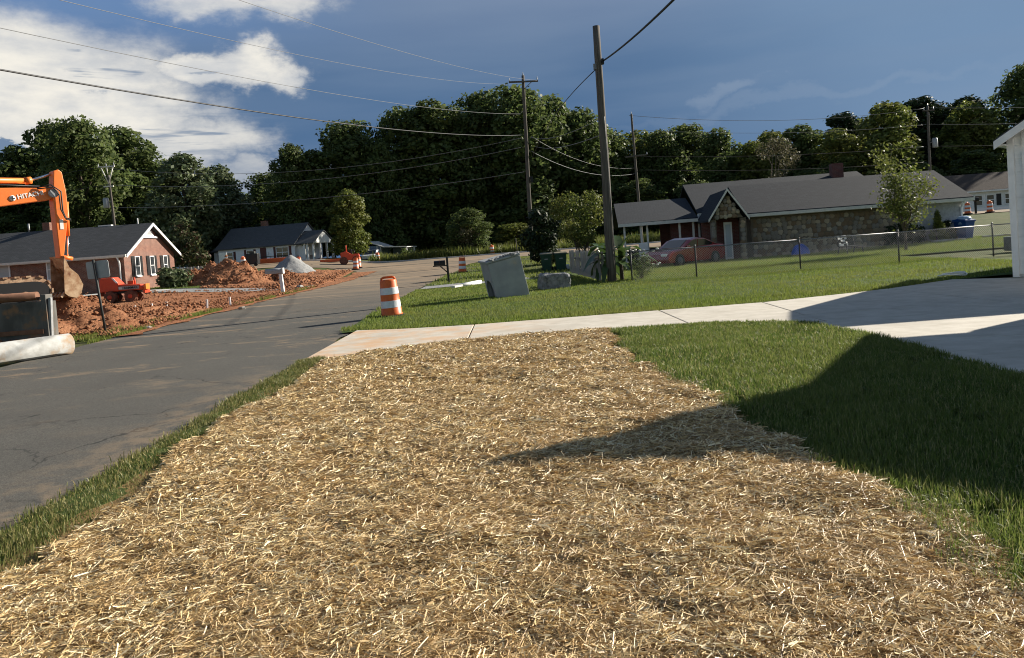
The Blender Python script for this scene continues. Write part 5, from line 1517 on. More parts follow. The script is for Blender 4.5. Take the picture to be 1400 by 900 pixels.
MB().box((0, 0, 1.1), (.75, .06, 1.3)).build('board', M['white'], sp); MB().box((-.25, .06, .5), (.08, .06, 1.4)).build('post', M['trim'], sp); MB().box((.25, .06, .5), (.08, .06, 1.4)).build('post', M['trim'], sp)

# ---- black mailbox by the road
bm_ = T('mailbox', 'black mailbox on a square bracketed post at the right road edge', 'mailbox', (-3.25, 38.2, hz(-3, 38)))
MB().box((.08, 0, .66), (.1, .1, 1.32)).build('post', M['mailblack'], bm_)
mb = MB(); mb.prism([(-.11, 0), (.11, 0), (.11, .13), (.075, .21), (0, .24), (-.075, .21), (-.11, .13)], (-.58, 0, .93), (0, 1, 0), (0, 0, 1), (.55, 0, 0)); bx = mb.build('box', M['mailblack'], bm_)
MB().box((-.3, 0, .9), (.68, .14, .05)).build('shelf', M['mailblack'], bm_)
MB().tube((-.28, 0, .89), (.06, 0, .55), .03, n=6).build('brace', M['mailblack'], bm_)
MB().box((-.3, -.125, 1.1), (.03, .02, .16)).build('flag', M['maroon'], bx)
fm = T('mailbox', 'dark mailbox on a post between the two drums before the far white house', 'mailbox', (43.4, 71.4, hz(43.4, 71.4)))
MB().box((0, 0, .6), (.14, .14, 1.2)).build('post', M['mailblack'], fm); MB().box((0, -.1, 1.32), (.34, .6, .34)).build('box', M['mailblack'], fm, bevel=.08)
fk = MB().box((0, 0, .12), (11, .5, .32)).build('low_wall', M['white']); fk.location = (49.5, 78.6, hz(49, 78.6)); fk.rotation_euler = (0, 0, R(-5)); setp(fk, 'low white wall along the road before the far white house', 'wall')

# ---- precast catch basin standing tilted on the lawn
cbn = T('catch_basin', 'tall tilted precast concrete box with a broken round opening in its side', 'concrete box', (-.48, 23.6, -.17), R(22))
cbn.rotation_euler = (R(2), R(-11), R(17))
bw, bd, bh_ = 1.06, .95, 1.33
MB().box((bw / 2, .06, bh_ / 2), (bw, .12, bh_)).build('front_wall', M['boxconc'], cbn, bevel=.012)
MB().box((bw / 2, bd - .06, bh_ / 2), (bw - .001, .12, bh_ - .002)).build('back_wall', M['boxconc'], cbn)
MB().box((bw - .06, bd / 2, bh_ / 2 - .004), (.119, bd - .245, bh_ - .01)).build('side_wall', M['boxconc'], cbn)
# left side with arched opening
mb = MB()
oy, oz, orr = bd * .52, .42, .36
op = [(oy + orr * math.cos(a), oz + orr * math.sin(a)) for a in np.linspace(0, math.pi, 11)]
outer = [(.121, 0), (.121, bh_), (bd - .121, bh_), (bd - .121, 0)]
poly = [(.121, 0), (oy - orr, 0)] + list(reversed(op)) + [(oy + orr, 0), (bd - .121, 0), (bd - .121, bh_ - .003), (.121, bh_ - .003)]
mb.prism(poly, (0, 0, 0), (0, 1, 0), (0, 0, 1), (.12, 0, 0)); mb.build('opening_wall', M['boxconc'], cbn)
mb = MB(); mb.box((bw / 2 - .02, bd / 2, bh_ + .045), (bw + .06, bd + .06, .07)); mb.build('lid_slab', M['boxconc'], cbn, bevel=.02)
rr = random.Random(5)
mb = MB()
for k in range(26):
    mb.box((rr.uniform(.0, bw), rr.uniform(0, .4) - .02, bh_ + .085), (rr.uniform(.05, .16), rr.uniform(.05, .14), rr.uniform(.03, .08)), rz=rr.uniform(0, 3), ry=rr.uniform(-.3, .3))
mb.build('crumbled_edge', M['rockconc'], cbn)
# ---- rough broken concrete block
mb = MB(); rr = random.Random(11)
N = 9
def gridface(f, du, dv):
    P = [f(i / N, j / N) for j in range(N + 1) for i in range(N + 1)]
    return P, [(j * (N + 1) + i, j * (N + 1) + i + 1, (j + 1) * (N + 1) + i + 1, (j + 1) * (N + 1) + i) for j in range(N) for i in range(N)]
def nz(x, y, z):
    return .045 * (2 * float(fbm(x * 7 + 5 * z, y * 7 + 4 * z, 61)) - 1)
bx_, by_, bz_ = 1.02, .75, .62
def warp(p):
    x, y, z = p
    r = .10
    q = Vector((x - bx_ / 2, y - by_ / 2, z - bz_ / 2))
    a = Vector((bx_ / 2 - r, by_ / 2 - r, bz_ / 2 - r))
    c = Vector((max(-a.x, min(a.x, q.x)), max(-a.y, min(a.y, q.y)), max(-a.z, min(a.z, q.z))))
    d = q - c
    if d.length > 1e-6:
        q = c + d.normalized() * min(d.length, r)
    k = 1 + nz(x, y, z) * 3.2
    return q * k + Vector((0, 0, bz_ / 2))
for f in (lambda u, v: (u * bx_, 0, v * bz_), lambda u, v: (bx_ - u * bx_, by_, v * bz_), lambda u, v: (0, by_ - u * by_, v * bz_), lambda u, v: (bx_, u * by_, v * bz_), lambda u, v: (u * bx_, v * by_, bz_)):
    P, F = gridface(f, 1, 1); mb.add([warp(p) for p in P], F)
o = mb.build('concrete_block', M['rockconc']); o.location = (1.42, 26.6, -.03); o.rotation_euler = (0, R(2), R(9)); setp(o, 'low rough block of dark broken concrete right of the tilted box', 'concrete block')
# white length of pipe in the grass
wp = T('plastic_pipe', 'short white pipe with a cut end lying in the grass', 'pipe', (-2.15, 32.2, .14), R(70))
MB().lathe([(.07, 0), (.09, 0), (.09, 2.1), (.07, 2.1)], n=12, axis='x').build('barrel', M['white'], wp)
MB().box((-.45, .0, .0), (.8, .16, .08)).build('broken_end', M['trim'], wp)
# thin marker post beyond the box
o = MB().tube((0, 0, -.1), (-.05, 0, 1.9), .035, n=6).build('marker_post', M['pole']); o.location = (.62, 70, hz(.6, 70)); setp(o, 'thin bare marker post at the far road edge behind the tilted box', 'post')

# ---- wheelie bins
def make_bin(label, loc, rz, body, lid, lm_=None):
    t = T('wheelie_bin', label, 'bin', loc, rz, 'wheelie bins')
    mb = MB()
    a = [(-.24, -.27), (.24, -.27), (.24, .25), (-.24, .25)]; b = [(-.33, -.38), (.33, -.38), (.33, .36), (-.33, .36)]
    mb.add([(x, y, .05) for x, y in a] + [(x, y, .98) for x, y in b], [(3, 2, 1, 0), (4, 5, 6, 7)] + [(i, (i + 1) % 4, 4 + (i + 1) % 4, 4 + i) for i in range(4)])
    mb.build('body', M[body], t, bevel=.03)
    MB().box((0, -.0, .95), (.72, .8, .06)).build('rim', M[body], t, bevel=.01)
    mb = MB(); mb.prism([(-.38, 0), (.42, 0), (.40, .05), (.1, .10), (-.36, .04)], (-.36, 0, .985), (0, 1, 0), (0, 0, 1), (.72, 0, 0)); mb.build('lid', M[lid], t, bevel=.015)
    MB().tube((-.3, .43, .93), (.3, .43, .93), .02).build('handle', M[body], t)
    for x in (-.3, .3):
        MB().lathe([(.03, -.04), (.12, -.04), (.12, .04), (.03, .04)], (x, .27, .12), 12, True, 'x').build('wheel', M['tyre'], t)
    MB().box((0, -.345, .72), (.2, .012, .06)).build('stamp', M['greymetal'], t)
    return t
b1 = make_bin('green wheelie bin with a sun faded lid, left of the pair by the board fence', (2.02, 43.6, .03), R(-6), 'bingreen', 'binlid')
dup(b1, (2.78, 43.3, .03), R(3), 'green wheelie bin with a sun faded lid, right of the pair by the board fence')
o = MB().box((0, 0, .16), (.5, .35, .3)).build('crate', M['white'], bevel=.02); o.location = (3.1, 44.5, .02); setp(o, 'small white crate on the ground right of the green bins', 'crate')
b3 = make_bin('blue bin topped with a pale plastic bag at the stone house corner', (23.25, 39.3, .25), R(20), 'binblue', 'binblue')
mb = MB(); rr = random.Random(2)
n = 12
for k in range(7):
    pass
P = []; F = []
for j in range(6):
    for i in range(n):
        a = 2 * math.pi * i / n; ph = (j / 5) * math.pi / 2
        r_ = .34 * math.cos(ph) ** .6 * rr.uniform(.85, 1.1)
        P.append((r_ * math.cos(a), r_ * math.sin(a), .95 + .20 * math.sin(ph) * rr.uniform(.85, 1.1) - (.22 if j == 0 else 0)))
F = [(j * n + i, j * n + (i + 1) % n, (j + 1) * n + (i + 1) % n, (j + 1) * n + i) for j in range(5) for i in range(n)]
mb.add(P, F, True); o = mb.build('plastic_bag', M['plasticbag']); o.location = (23.25, 39.3, .32); setp(o, 'pale translucent plastic bag draped over the blue bin', 'bag')

# ---- red car by the stone house
car = T('parked_car', 'dark red coupe parked behind the chain link fence before the carport', 'car', (8.75, 38.9, -.02), R(38))
prof = [(-2.25, .42), (-2.2, .62), (-1.9, .78), (-1.0, .9), (-.9, .92), (.95, .96), (1.6, 1.0), (2.15, .96), (2.28, .75), (2.25, .42), (2.0, .25), (-2.1, .25)]
mb = MB(); hw = .88
P = []
for y, k in ((-hw, 0), (-hw + .10, .05), (hw - .10, .05), (hw, 0)):
    P += [(x * (1 - (.0 if k else .012)), y, z if z < .6 else z + (k if z > .6 else 0)) for x, z in prof]
n = len(prof)
mb.add(P, [tuple(reversed(range(n))), tuple(3 * n + i for i in range(n))] + [(r * n + i, r * n + (i + 1) % n, (r + 1) * n + (i + 1) % n, (r + 1) * n + i) for r in range(3) for i in range(n)])
body = mb.build('body', M['carred'], car, bevel=.04)
cabp = [(-1.05, .93), (-.35, 1.33), (.1, 1.42), (.75, 1.38), (1.65, 1.02)]
mb = MB(); P = []
for y, ins in ((-.80, 0), (-.62, 1), (.62, 1), (.80, 0)):
    P += [(x, y if ins else y, z if ins or z < 1.1 else z - .05) for x, z in cabp]
n = len(cabp)
mb.add(P, [tuple(reversed(range(n))), tuple(3 * n + i for i in range(n))] + [(r * n + i, r * n + i + 1, (r + 1) * n + i + 1, (r + 1) * n + i) for r in range(3) for i in range(n - 1)])
mb.build('roof', M['carred'], car, bevel=.03)
mb = MB(); mb.prism([(-.82, .97), (-.32, 1.27), (.08, 1.34), (.08, .97)], (0, -.815, 0), (1, 0, 0), (0, 0, 1), (0, .012, 0)); mb.build('side_window', M['carglass'], car)
mb = MB(); mb.prism([(.14, .97), (.14, 1.34), (.7, 1.30), (1.3, 1.08), (1.2, .99)], (0, -.815, 0), (1, 0, 0), (0, 0, 1), (0, .012, 0)); mb.build('side_window', M['carglass'], car)
mb = MB(); mb.quad((-1.02, -.6, .965), (-1.02, .6, .965), (-.38, .55, 1.335), (-.38, -.55, 1.335)); mb.build('windscreen', M['carglass'], car)
mb = MB(); mb.quad((.80, -.55, 1.375), (.80, .55, 1.375), (1.58, .6, 1.062), (1.58, -.6, 1.062)); mb.build('rear_window', M['carglass'], car)
for x in (-1.4, 1.38):
    for y in (-.82, .82):
        w = MB().lathe([(.2, -.1), (.33, -.1), (.34, 0), (.33, .1), (.2, .1)], (x, y, .33), 20, True, 'y').build('wheel', M['tyre'], car)
        mb = MB(); mb.lathe([(.0, -.104 if y < 0 else .104), (.2, -.1 if y < 0 else .1), (.2, 0)], (x, y, .33), 14, True, 'y'); mb.build('rim', M['rim'], w)
MB().box((-2.18, -.6, .66), (.12, .36, .12)).build('headlight', M['lamp'], car, bevel=.02); MB().box((-2.18, .6, .66), (.12, .36, .12)).build('headlight', M['lamp'], car, bevel=.02)
MB().box((2.24, -.6, .8), (.08, .4, .12)).build('tail_light', M['maroon'], car); MB().box((2.24, .6, .8), (.08, .4, .12)).build('tail_light', M['maroon'], car)
MB().box((-.72, -.93, 1.0), (.16, .14, .11)).build('wing_mirror', M['carred'], car, bevel=.03)
# white car behind the far shed
wc = T('parked_car', 'small pale car half hidden in the blue grey shed', 'car', (-17.4, 97.4, hz(-16, 97.2)), R(80))
mb = MB(); mb.prism([(-2.0, .3), (-2.0, .75), (-1.1, .9), (-.6, 1.4), (.8, 1.42), (1.5, .95), (2.0, .85), (2.0, .3)], (0, -.8, 0), (1, 0, 0), (0, 0, 1), (0, 1.6, 0)); mb.build('body', M['carwhite'], wc, bevel=.06)
mb = MB(); mb.quad((-1.08, -.7, .93), (-1.08, .7, .93), (-.62, .65, 1.37), (-.62, -.65, 1.37)); o = mb.build('windscreen', M['carglass'], wc); o.location = (-.02, 0, .02)
for x in (-1.25, 1.25):
    for y in (-.78, .78):
        MB().lathe([(.05, -.1), (.31, -.1), (.31, .1), (.05, .1)], (x, y, .31), 14, True, 'y').build('wheel', M['tyre'], wc)

# ---- yard things before the stone wall
def dome():
    P = []; n = 20; k = 6
    for j in range(k):
        ph = j / (k - 1) * math.pi / 2
        P += [(math.cos(ph) * math.cos(2 * math.pi * i / n), math.cos(ph) * math.sin(2 * math.pi * i / n), math.sin(ph)) for i in range(n)]
    return P, [(j * n + i, j * n + (i + 1) % n, (j + 1) * n + (i + 1) % n, (j + 1) * n + i) for j in range(k - 1) for i in range(n)]
P, F = dome()
o = MB().add([(x * .52, (y * .3), z * .62 + .02 * math.sin(9 * x)) for x, y, z in P], F, True).build('sandbox_shell', M['poolblue']); o.location = (15.2, 40.3, 0.02); o.rotation_euler = (0, 0, R(8))
MB().lathe([(.53, 0), (.56, .02), (.53, .05)], n=20).build('rim', M['poolblue'], o).scale = (1, .58, 1)
setp(o, 'bright blue plastic shell propped against the stone wall', 'plastic shell')
bn = T('garden_bench', 'dark iron garden bench with a pale patterned cover over its back', 'bench', (16.1, 36.4, 0.03), R(28))
for k in range(4):
    MB().box((0, -.2 + k * .12, .42), (1.15, .09, .03)).build('seat_slat', M['signpost'], bn)
for x in (-.55, .55):
    mb = MB(); mb.path([(x, -.28, 0), (x, -.22, .42), (x, .2, .42), (x, .32, .92)], .025, 6); mb.path([(x, .3, 0), (x, .18, .42)], .025, 6); mb.path([(x, -.24, .42), (x, -.2, .62), (x, .22, .64)], .02, 6); mb.build('end_frame', M['signpost'], bn)
mb = MB()
for j in range(5):
    mb.box((0, .22 + j * .025, .5 + j * .1), (1.1, .02, .05))
mb.build('backrest', M['signpost'], bn)
cvr = MB()
for i in range(4):
    for j in range(5):
        if (i + j) % 3 != 2:
            cvr.box((-.45 + i * .15, .175 + j * .026, .5 + j * .1), (.135, .012, .085), rx=-.25, rz=.05 * ((i * 7 + j * 3) % 5 - 2))
cv_ = cvr.build('seat_cover', M['white']); cv_.location = bn.location; cv_.rotation_euler = bn.rotation_euler
setp(cv_, 'pale patterned cover hung over the back of the garden bench', 'cover')
# hose and white wire loop on the grass by the drive
mb = MB(); mb.path([(.34 * math.cos(a) * (1 + .1 * math.sin(3 * a)), .2 * math.sin(a), .05 + .02 * math.sin(2 * a)) for a in np.linspace(0, 2 * math.pi, 40)], .017, 6)
mb.path([(.3 * math.cos(a) + .06, .17 * math.sin(a) + .03, .08 + .02 * math.sin(2 * a)) for a in np.linspace(.3, 5.2, 30)], .015, 6)
o = mb.build('hose_coil', M['white']); o.location = (11.0, 19.15, .07); setp(o, 'thin white coil of hose lying on the grass at the drive edge', 'hose')
for x, y, w, lab in ((21.9, 38.4, 1.6, 'low pale edging stone left of the blue bin'), (24.6, 38.8, 1.4, 'low pale edging stone right of the blue bin')):
    o = MB().box((0, 0, .06), (w, .22, .13)).build('edging_stone', M['pipeconc'], bevel=.02); o.location = (x, y, hz(x, y) + .04); o.rotation_euler = (0, 0, R(-4)); setp(o, lab, 'edging stone', 'edging stones before the stone house')
o = MB().box((0, 0, .3), (.9, .5, .55)).build('utility_box', M['galv'], bevel=.03); o.location = (19.6, 29.6, .02); setp(o, 'small grey utility box on the lawn behind the garage corner', 'utility box')
# dark clutter in the carport shade
for x, y, s_, lab in ((7.6, 43.8, (.5, .4, .9), 'white stacked box at the left end of the carport'), (9.4, 44.6, (.7, .5, .7), 'pale storage box in the middle of the carport')):
    o = MB().box((0, 0, s_[2] / 2), s_).build('storage_box', M['white'], bevel=.02); o.location = (x, y, .35); setp(o, lab, 'box')
    MB().box((0, -s_[1] / 2 - .005, s_[2] * .5), (s_[0] * .9, .01, .05)).build('lid_seam', M['black'], o)

# ================================================================ trees and plants
def limb_path(rng, a, b, n=5, wob=.06):
    a, b = np.array(a, float), np.array(b, float)
    L = np.linalg.norm(b - a)
    return [tuple(a + (b - a) * k / n + (rng.normal(size=3) * wob * L * (0 < k < n))) for k in range(n + 1)]


def tree_proto(seed, h, r, base, n, leaf, m, shape='round', nl=20, trunk_r=.3, thick=.34):
    rng = np.random.default_rng(seed)
    lobes = []
    for i in range(nl):
        f = (i + .5) / nl
        z = base + (h - base) * (0.06 + .86 * f)
        if shape == 'round':
            env = math.sqrt(max(.05, 1 - (2 * f - .92) ** 2 * .86))
        elif shape == 'tall':
            env = .55 + .45 * math.sin(math.pi * min(1, f * .85 + .18))
        else:   # cone
            env = max(.12, 1.05 * (1 - f) ** .8)
        a = i * 2.4 + rng.uniform(-.5, .5)
        d = r * env * rng.uniform(.45, .74)
        lr = r * rng.uniform(.27, .46) * (1.0 if shape != 'cone' else .35 + .75 * env)
        lobes.append(((d * math.cos(a), d * math.sin(a), min(z, h - lr * .8)), (lr, lr, lr * rng.uniform(.7, 1.0))))
    lobes.append(((0, 0, h - r * .3), (r * .34, r * .34, r * .32)))
    lobes.append(((0, 0, base + (h - base) * .5), (r * .55, r * .55, (h - base) * .33)))
    C, N = crown_cloud(rng, lobes, n, thick)
    # open gaps between the clumps
    g_ = fbm(C[:, 0] * 1.3 + C[:, 2] * .9 + seed, C[:, 1] * 1.3 - C[:, 2] * .7, seed, 3)
    keep = g_ > .30
    C, N = C[keep], N[keep]
    crown = leaf_mesh('crown', C, N, leaf, m, .62, rng=rng)
    mb = MB()
    top = base + (h - base) * .72
    mb.path(limb_path(rng, (0, 0, -.3), (0, 0, top), 7, .012), [trunk_r * (1 - .1 * k) for k in range(8)], 9)
    for c, _ in lobes[1:-2:2]:
        z0 = max(base * .6 + .15 * h * .3, c[2] - .35 * (h - base) * rng.uniform(.3, .8))
        mb.path(limb_path(rng, (0, 0, min(z0, top)), c, 4, .05), [trunk_r * .38, trunk_r * .3, trunk_r * .2, trunk_r * .13, trunk_r * .05], 6)
    return crown, mb.mesh('trunk', M['bark'])


PROTO = {
    'oak': [tree_proto(100 + k, 20, 5.2, 1.0, 15000, .27, M['leaf'], 'round', 30, .34) for k in range(3)],
    'tall': [tree_proto(110 + k, 20, 3.9, .8, 12500, .25, M['leaf'], 'tall', 28, .3) for k in range(2)],
    'pale': [tree_proto(120, 16, 4.4, .8, 11500, .25, M['leafpale'], 'round', 26, .3)],
    'young': [tree_proto(130 + k, 15, 3.8, .5, 11000, .23, M['leafyel'], 'tall', 26, .26) for k in range(2)],
    'pine': [tree_proto(140 + k, 20, 3.4, 6.0, 10000, .22, M['leafpine'], 'round', 20, .3, .5) for k in range(2)],
}
PH = {'oak': 20, 'tall': 20, 'pale': 16, 'young': 15, 'pine': 20}
PRR = {'oak': 5.2, 'tall': 3.9, 'pale': 4.4, 'young': 3.8, 'pine': 3.4}
TLAB = {'oak': 'dark spreading oak in the woods', 'tall': 'tall narrow dark tree in the woods', 'pale': 'pale silvery leaved tree in the woods', 'young': 'yellow green tree in the woods', 'pine': 'dark flat topped pine in the woods'}
rt = random.Random(21)


def tree(kind, x, y, top, rad, label, group='trees along the edge of the woods'):
    k = rt.randrange(len(PROTO[kind]))
    z = hz(x, y)
    t = T({'pine': 'pine_tree'}.get(kind, 'tree'), label, 'tree', (x, y, z - .15), rt.uniform(0, 6.28), group)
    s_ = rad * 1.16 / PRR[kind]; sz = (top - z + .15) / PH[kind]
    for nm, me in (('crown', PROTO[kind][k][0]), ('trunk', PROTO[kind][k][1])):
        o = bpy.data.objects.new(nm, me); link(o, t)
    t.scale = (s_, s_, sz)
    return t
FRONT = [(-75.5, 112, 19.0, 4.4, 'oak'), (-67.9, 108, 20.6, 4.4, 'tall'), (-64.7, 112, 24.6, 5.4, 'oak'), (-53.4, 98, 21.9, 5.0, 'oak'), (-54.6, 110, 22.6, 5.0, 'tall'), (-49.7, 106, 18.7, 4.0, 'tall'), (-40.1, 96, 16.1, 4.5, 'pale'), (-39.2, 106, 15.6, 3.9, 'pale'), (-36.2, 118, 15.4, 4.4, 'oak'), (-28.6, 104, 17.5, 3.7, 'oak'), (-26.1, 106, 16.7, 3.6, 'tall'), (-22.3, 111, 21.0, 5.6, 'oak'), (-17.2, 108, 17.9, 3.5, 'oak'), (-14.4, 113, 22.6, 5.2, 'oak'), (-10.1, 112, 23.6, 5.4, 'tall'), (-6.6, 114, 21.9, 4.6, 'oak'), (-2.9, 118, 25.1, 5.6, 'oak'), (2.5, 115, 25.0, 6.4, 'oak'), (7.9, 121, 24.5, 5.8, 'oak'), (12.5, 120, 22.1, 5.3, 'oak'), (16.5, 122, 18.1, 4.3, 'tall'), (22.4, 127, 19.0, 4.8, 'young'), (24.8, 123, 18.1, 4.1, 'oak'), (30.9, 127, 19.5, 5.1, 'tall'), (31.8, 114, 16.6, 4.3, 'oak'), (35.6, 110, 14.0, 3.5, 'young'), (39.9, 116, 16.0, 3.8, 'young'), (43.4, 112, 16.0, 3.7, 'tall'), (46.8, 108, 14.6, 3.9, 'young'), (52.4, 118, 18.2, 3.9, 'pine'), (51.6, 104, 17.2, 4.7, 'young'), (60.4, 118, 18.3, 3.9, 'pine'), (65.6, 120, 20.0, 4.4, 'pine'), (67.6, 112, 17.6, 4.6, 'young'), (72.6, 120, 19.6, 4.2, 'pine'), (77.5, 112, 22.5, 5.6, 'oak'), (84.0, 112, 26.2, 6.6, 'oak')]
NEARBY = ['behind the excavator boom', 'left of the wishbone pole', 'tallest above the brick house', 'above the brick house roof', 'over the brick house gable', 'right of the wishbone pole',
          'above the picket fence', 'left of the white cottage roof', 'low in the sky gap', 'above the white cottage chimney', 'above the white cottage', 'pointed at the top, above the cottage end',
          'set back behind its neighbours above the cottage end', 'above the blue grey shed', 'rising high above the red roller', 'reaching down to the road weeds', 'behind the crossarm pole, to its left', 'highest, behind the crossarm pole', 'between the two nearest poles',
          'behind the bare near pole', 'just right of the bare near pole', 'behind the carport', 'behind the thin pole', 'above the carport roof end', 'above the front gable of the stone house',
          'low above the stone house roof', 'behind the grey thin tree', 'above the stone house ridge', 'left of the brick chimney', 'behind the brick chimney', 'right of the brick chimney', 'left of the transformer pole',
          'behind the transformer pole', 'right of the transformer pole', 'above the far white house', 'left of the garage eave', 'tallest at the right edge']
for (x, y, tp, rad, kd), nb_ in zip(FRONT, NEARBY):
    tree(kd, x, y, tp, rad, TLAB[kd].replace('in the woods', '') + nb_)
# second row fills the depth of the wood, and low trees its lower edge, one of each behind and below every front tree
for (x, y, tp, rad, kd), nb_ in zip(FRONT, NEARBY):
    n_ = kd if kd == 'pine' else 'tree'
    y2 = 129 + rt.uniform(-4, 8)
    tree(rt.choice(['oak', 'tall', 'oak', 'oak']), x * y2 / y + rt.uniform(1.4, 3.4), y2, tp * rt.uniform(.84, .97), rt.uniform(4.4, 5.4), 'dark second row tree, beyond the %s ' % n_ + nb_, 'trees deeper in the woods')
    y3 = 103.5 + rt.uniform(-1, 2.5)
    x3 = x * y3 / y + rt.uniform(-1, 1)
    if -30 < x3 < 24:
        y3 = 112 + rt.uniform(0, 2); x3 = x * y3 / y
    elif -42 < x3 < -15:
        y3 = 107
    tree(rt.choice(['oak', 'oak', 'tall']), x3, y3, hz(x3, y3) + rt.uniform(5.0, 9.5), rt.uniform(2.8, 3.8), 'low leafy tree under the %s ' % n_ + nb_, 'low trees at the foot of the woods')

# single trees
tree('young', -18.6, 90, 9.6, 2.5, 'bright leafy young tree right of the white cottage, in front of the woods', 'single trees')
tree('oak', -4.6, 90, 6.4, 2.6, 'bushy tree left of the far kerb drum, before the dark woods', 'single trees')
tree('young', 1.0, 95, 4.4, 2.6, 'low round bush on the bank just left of the crossarm pole', 'single trees')


def shrub(name, label, cat, x, y, h, r, n, leaf, m, seed, shape='round', stems=6, group=None, z=None, stemr=.03):
    rng = np.random.default_rng(seed)
    lobes = []
    for i in range(12):
        f = rng.random(); a = rng.uniform(0, 6.28)
        e = math.sqrt(max(.1, 1 - (1.7 * f - .75) ** 2)) if shape == 'round' else (max(.1, (1 - f) ** .75) if shape == 'cone' else .35 + .65 * f)
        d = r * e * rng.uniform(.3, .72); lr = r * rng.uniform(.28, .45) * (.5 + .5 * e)
        lobes.append(((d * math.cos(a), d * math.sin(a), h * (.12 + .76 * f)), (lr, lr, lr * (1.0 if shape != 'cone' else 1.6))))
    C, N = crown_cloud(rng, lobes, n, .5)
    C[:, 2] = np.clip(C[:, 2], .03, h * 1.03)
    t = T(name, label, cat, (x, y, hz(x, y) if z is None else z), 0, group)
    o = bpy.data.objects.new('foliage', leaf_mesh('foliage', C, N, leaf, m, .5, rng=rng)); link(o, t)
    mb = MB()
    for i in range(stems):
        c = lobes[i % 12][0]
        mb.path(limb_path(rng, (rng.uniform(-.1, .1) * r, rng.uniform(-.1, .1) * r, -.05), c, 4, .04), [stemr, stemr * .8, stemr * .6, stemr * .4, stemr * .2], 5)
    mb.build('stem', M['bark'], t)
    return t
shrub('shrub', 'broad leafed pale edged shrub at the brick house gable', 'shrub', -22.6, 51.2, 1.35, 1.35, 1300, .16, M['leafpale'], 1)
shrub('shrub', 'dark shrub tree with reddish tints left of the white cottage, behind the picket fence', 'shrub', -26.5, 64, 5.2, 2.0, 2600, .15, M['leafred'], 2)
shrub('shrub', 'large dark round shrub tree behind the green bins', 'shrub', 2.7, 56, 4.4, 2.1, 5200, .13, M['leafdark'], 3, z=.05)
shrub('myrtle_bush', 'tall yellow green feathery bush behind the board fence', 'bush', 4.35, 46, 4.5, 2.0, 5200, .085, M['leafyel'], 4, 'vase', 12, stemr=.035)
shrub('evergreen_shrub', 'slim cone shaped green conifer left of the blue bin', 'conifer', 21.75, 39.0, 1.72, .52, 1700, .06, M['leafyel'], 6, 'cone', 2)
shrub('shrub', 'dark clipped shrub against the stone house, left of the slim conifer', 'shrub', 20.3, 39.7, 1.15, 1.2, 1500, .09, M['leafdark'], 7)
shrub('shrub', 'dark low shrub between the slim conifer and the blue bin', 'shrub', 22.5, 39.6, 1.1, .7, 1200, .08, M['leafdark'], 8)
shrub('shrub', 'sparse grey thin tree among the greens above the stone house', 'tree', 34.0, 98, 12.6, 3.6, 3800, .15, M['leaftwig'], 9, 'round', 12, stemr=.1)
shrub('shrub', 'grey brown round bush at the foot of the woods left of the bank drum', 'bush', -5.1, 89.6, 4.6, 2.2, 2600, .13, M['leaftwig'], 10, 'round', 10, stemr=.05)
shrub('shrub', 'small dark bush beside the far shed carport', 'bush', -13.2, 96.0, 1.4, 1.3, 700, .13, M['leaf'], 12)
shrub('conifer_in_carport', 'little cone shaped potted conifer inside the carport', 'conifer', 10.2, 46.2, 2.2, .45, 700, .07, M['leafyel'], 14, 'cone', 2)
# rose bush with pale flowers by the near pole
rb = shrub('rose_bush', 'open rose bush with pale blooms right of the near utility pole', 'bush', 4.75, 28.5, 1.15, .85, 900, .045, M['leaf'], 15, 'vase', 14, stemr=.012)
rg = np.random.default_rng(4)
for k in range(16):
    mb = MB(); c = (rg.uniform(-.75, .75), rg.uniform(-.6, .3), rg.uniform(.45, 1.15))
    mb.lathe([(.01, -.02), (.05, 0), (.055, .03), (.02, .045)], c, 6); mb.build('bloom', M['petal'], rb)

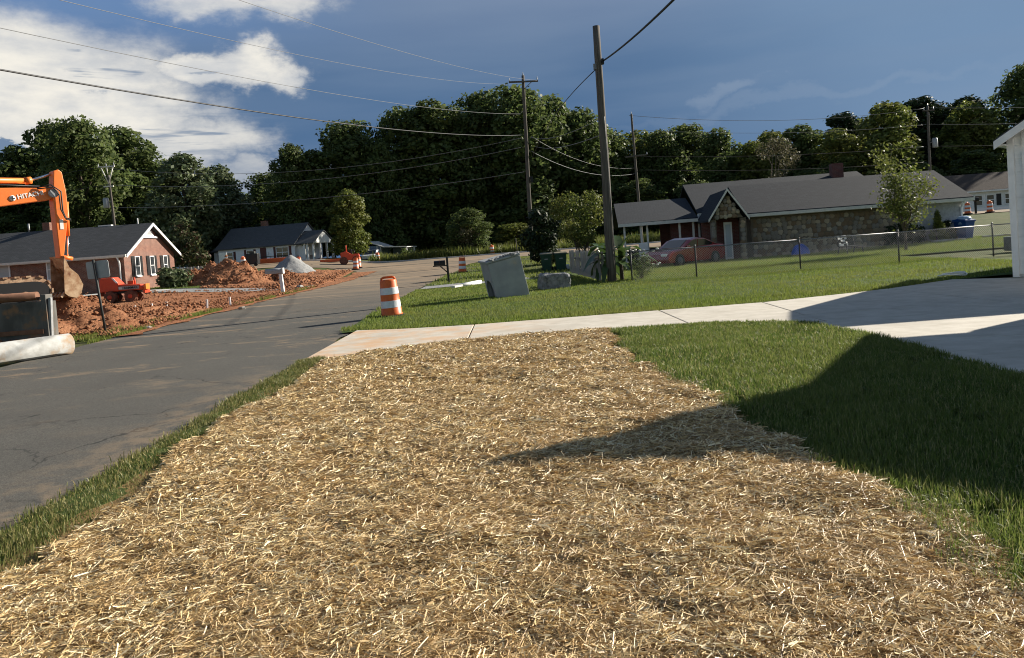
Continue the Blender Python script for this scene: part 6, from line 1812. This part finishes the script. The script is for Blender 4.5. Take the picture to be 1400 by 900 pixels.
# small tree behind the fence
def yard_tree():
    rng = np.random.default_rng(77)
    t = T('yard_tree', 'young multi stemmed tree with shiny leaves in front of the stone house', 'tree', (18.1, 35.2, 0), 0)
    mb = MB(); tips = []
    mb.path([(0, 0, -.1), (.02, 0, .5), (.0, 0, .95)], [.075, .065, .06], 8)
    for k in range(9):
        a = k * .7 + rng.uniform(-.2, .2); rr_ = rng.uniform(.35, 1.35); zt_ = rng.uniform(2.7, 4.9) - .55 * max(0, rr_ - .8)
        p = limb_path(rng, (0, 0, .85), (rr_ * math.cos(a), rr_ * math.sin(a) * .8, zt_), 5, .03)
        mb.path(p, [.045, .036, .028, .02, .012, .006], 6)
        for j in range(2, 6):
            tips.append(p[j])
            for _ in range(2):
                q = np.array(p[j]) + rng.normal(size=3) * np.array([.32, .32, .26])
                mb.path([p[j], tuple(q)], [.008, .003], 4); tips.append(tuple(q))
    mb.build('trunk', M['bark'], t)
    tips = np.array(tips)
    C = tips[rng.integers(0, len(tips), 3700)] + rng.normal(size=(3700, 3)) * np.array([.19, .19, .22])
    C = C[C[:, 2] > .9]
    N = rng.normal(size=C.shape) + np.array([0, -.2, .5])
    o = bpy.data.objects.new('crown', leaf_mesh('crown', C, N, .072, M['leafyel'], .5, rng=rng)); link(o, t)
yard_tree()

# banana plants at the near pole
def banana(x, y, label, seed, s_=1.0, n=7):
    rng = random.Random(seed)
    t = T('banana_plant', label, 'plant', (x, y, 0), rng.uniform(0, 6), 'banana plants by the near pole')
    MB().path([(0, 0, -.05), (.02, .01, .5 * s_), (.0, .03, 1.0 * s_)], [.065 * s_, .055 * s_, .035 * s_], 8).build('stem', M['bark'], t)
    for k in range(n):
        a = k * 2.4 + rng.uniform(-.3, .3); L = rng.uniform(.7, 1.35) * s_; up = rng.uniform(.2, 1.35); wd_ = rng.uniform(.12, .2) * s_
        mb = MB(); P = []; m_ = 9
        for j in range(m_ + 1):
            f = j / m_
            r_ = L * f * math.cos(up * (1 - .2 * f)); z = (.45 + .065 * k) * s_ + L * f * math.sin(up) - (.35 + .5 * math.cos(up)) * L * f ** 2.2
            w = wd_ * math.sin(math.pi * min(.97, .06 + f * .94)) ** .6
            for q, dz in ((-1, .25), (0, 0), (1, .25)):
                P.append((r_ * math.cos(a) - q * w * math.sin(a), r_ * math.sin(a) + q * w * math.cos(a), z + dz * w * (.4 if j % 2 else 1)))
        F = []
        for j in range(m_):
            for q in (0, 1):
                F.append((j * 3 + q, j * 3 + q + 1, (j + 1) * 3 + q + 1, (j + 1) * 3 + q))
        mb.add(P, F, True); mb.build('leaf', M['bananaleaf'], t)
    return t
banana(3.62, 28.55, 'banana plant with drooping leaves left of the near pole, against the board fence', 1, 1.0, 13)
banana(3.55, 29.6, 'smaller banana plant with torn pale leaves over the board fence', 2, .95, 11)
banana(4.1, 28.7, 'banana plant with one upright bright leaf right of the near pole', 3, 1.2, 10)
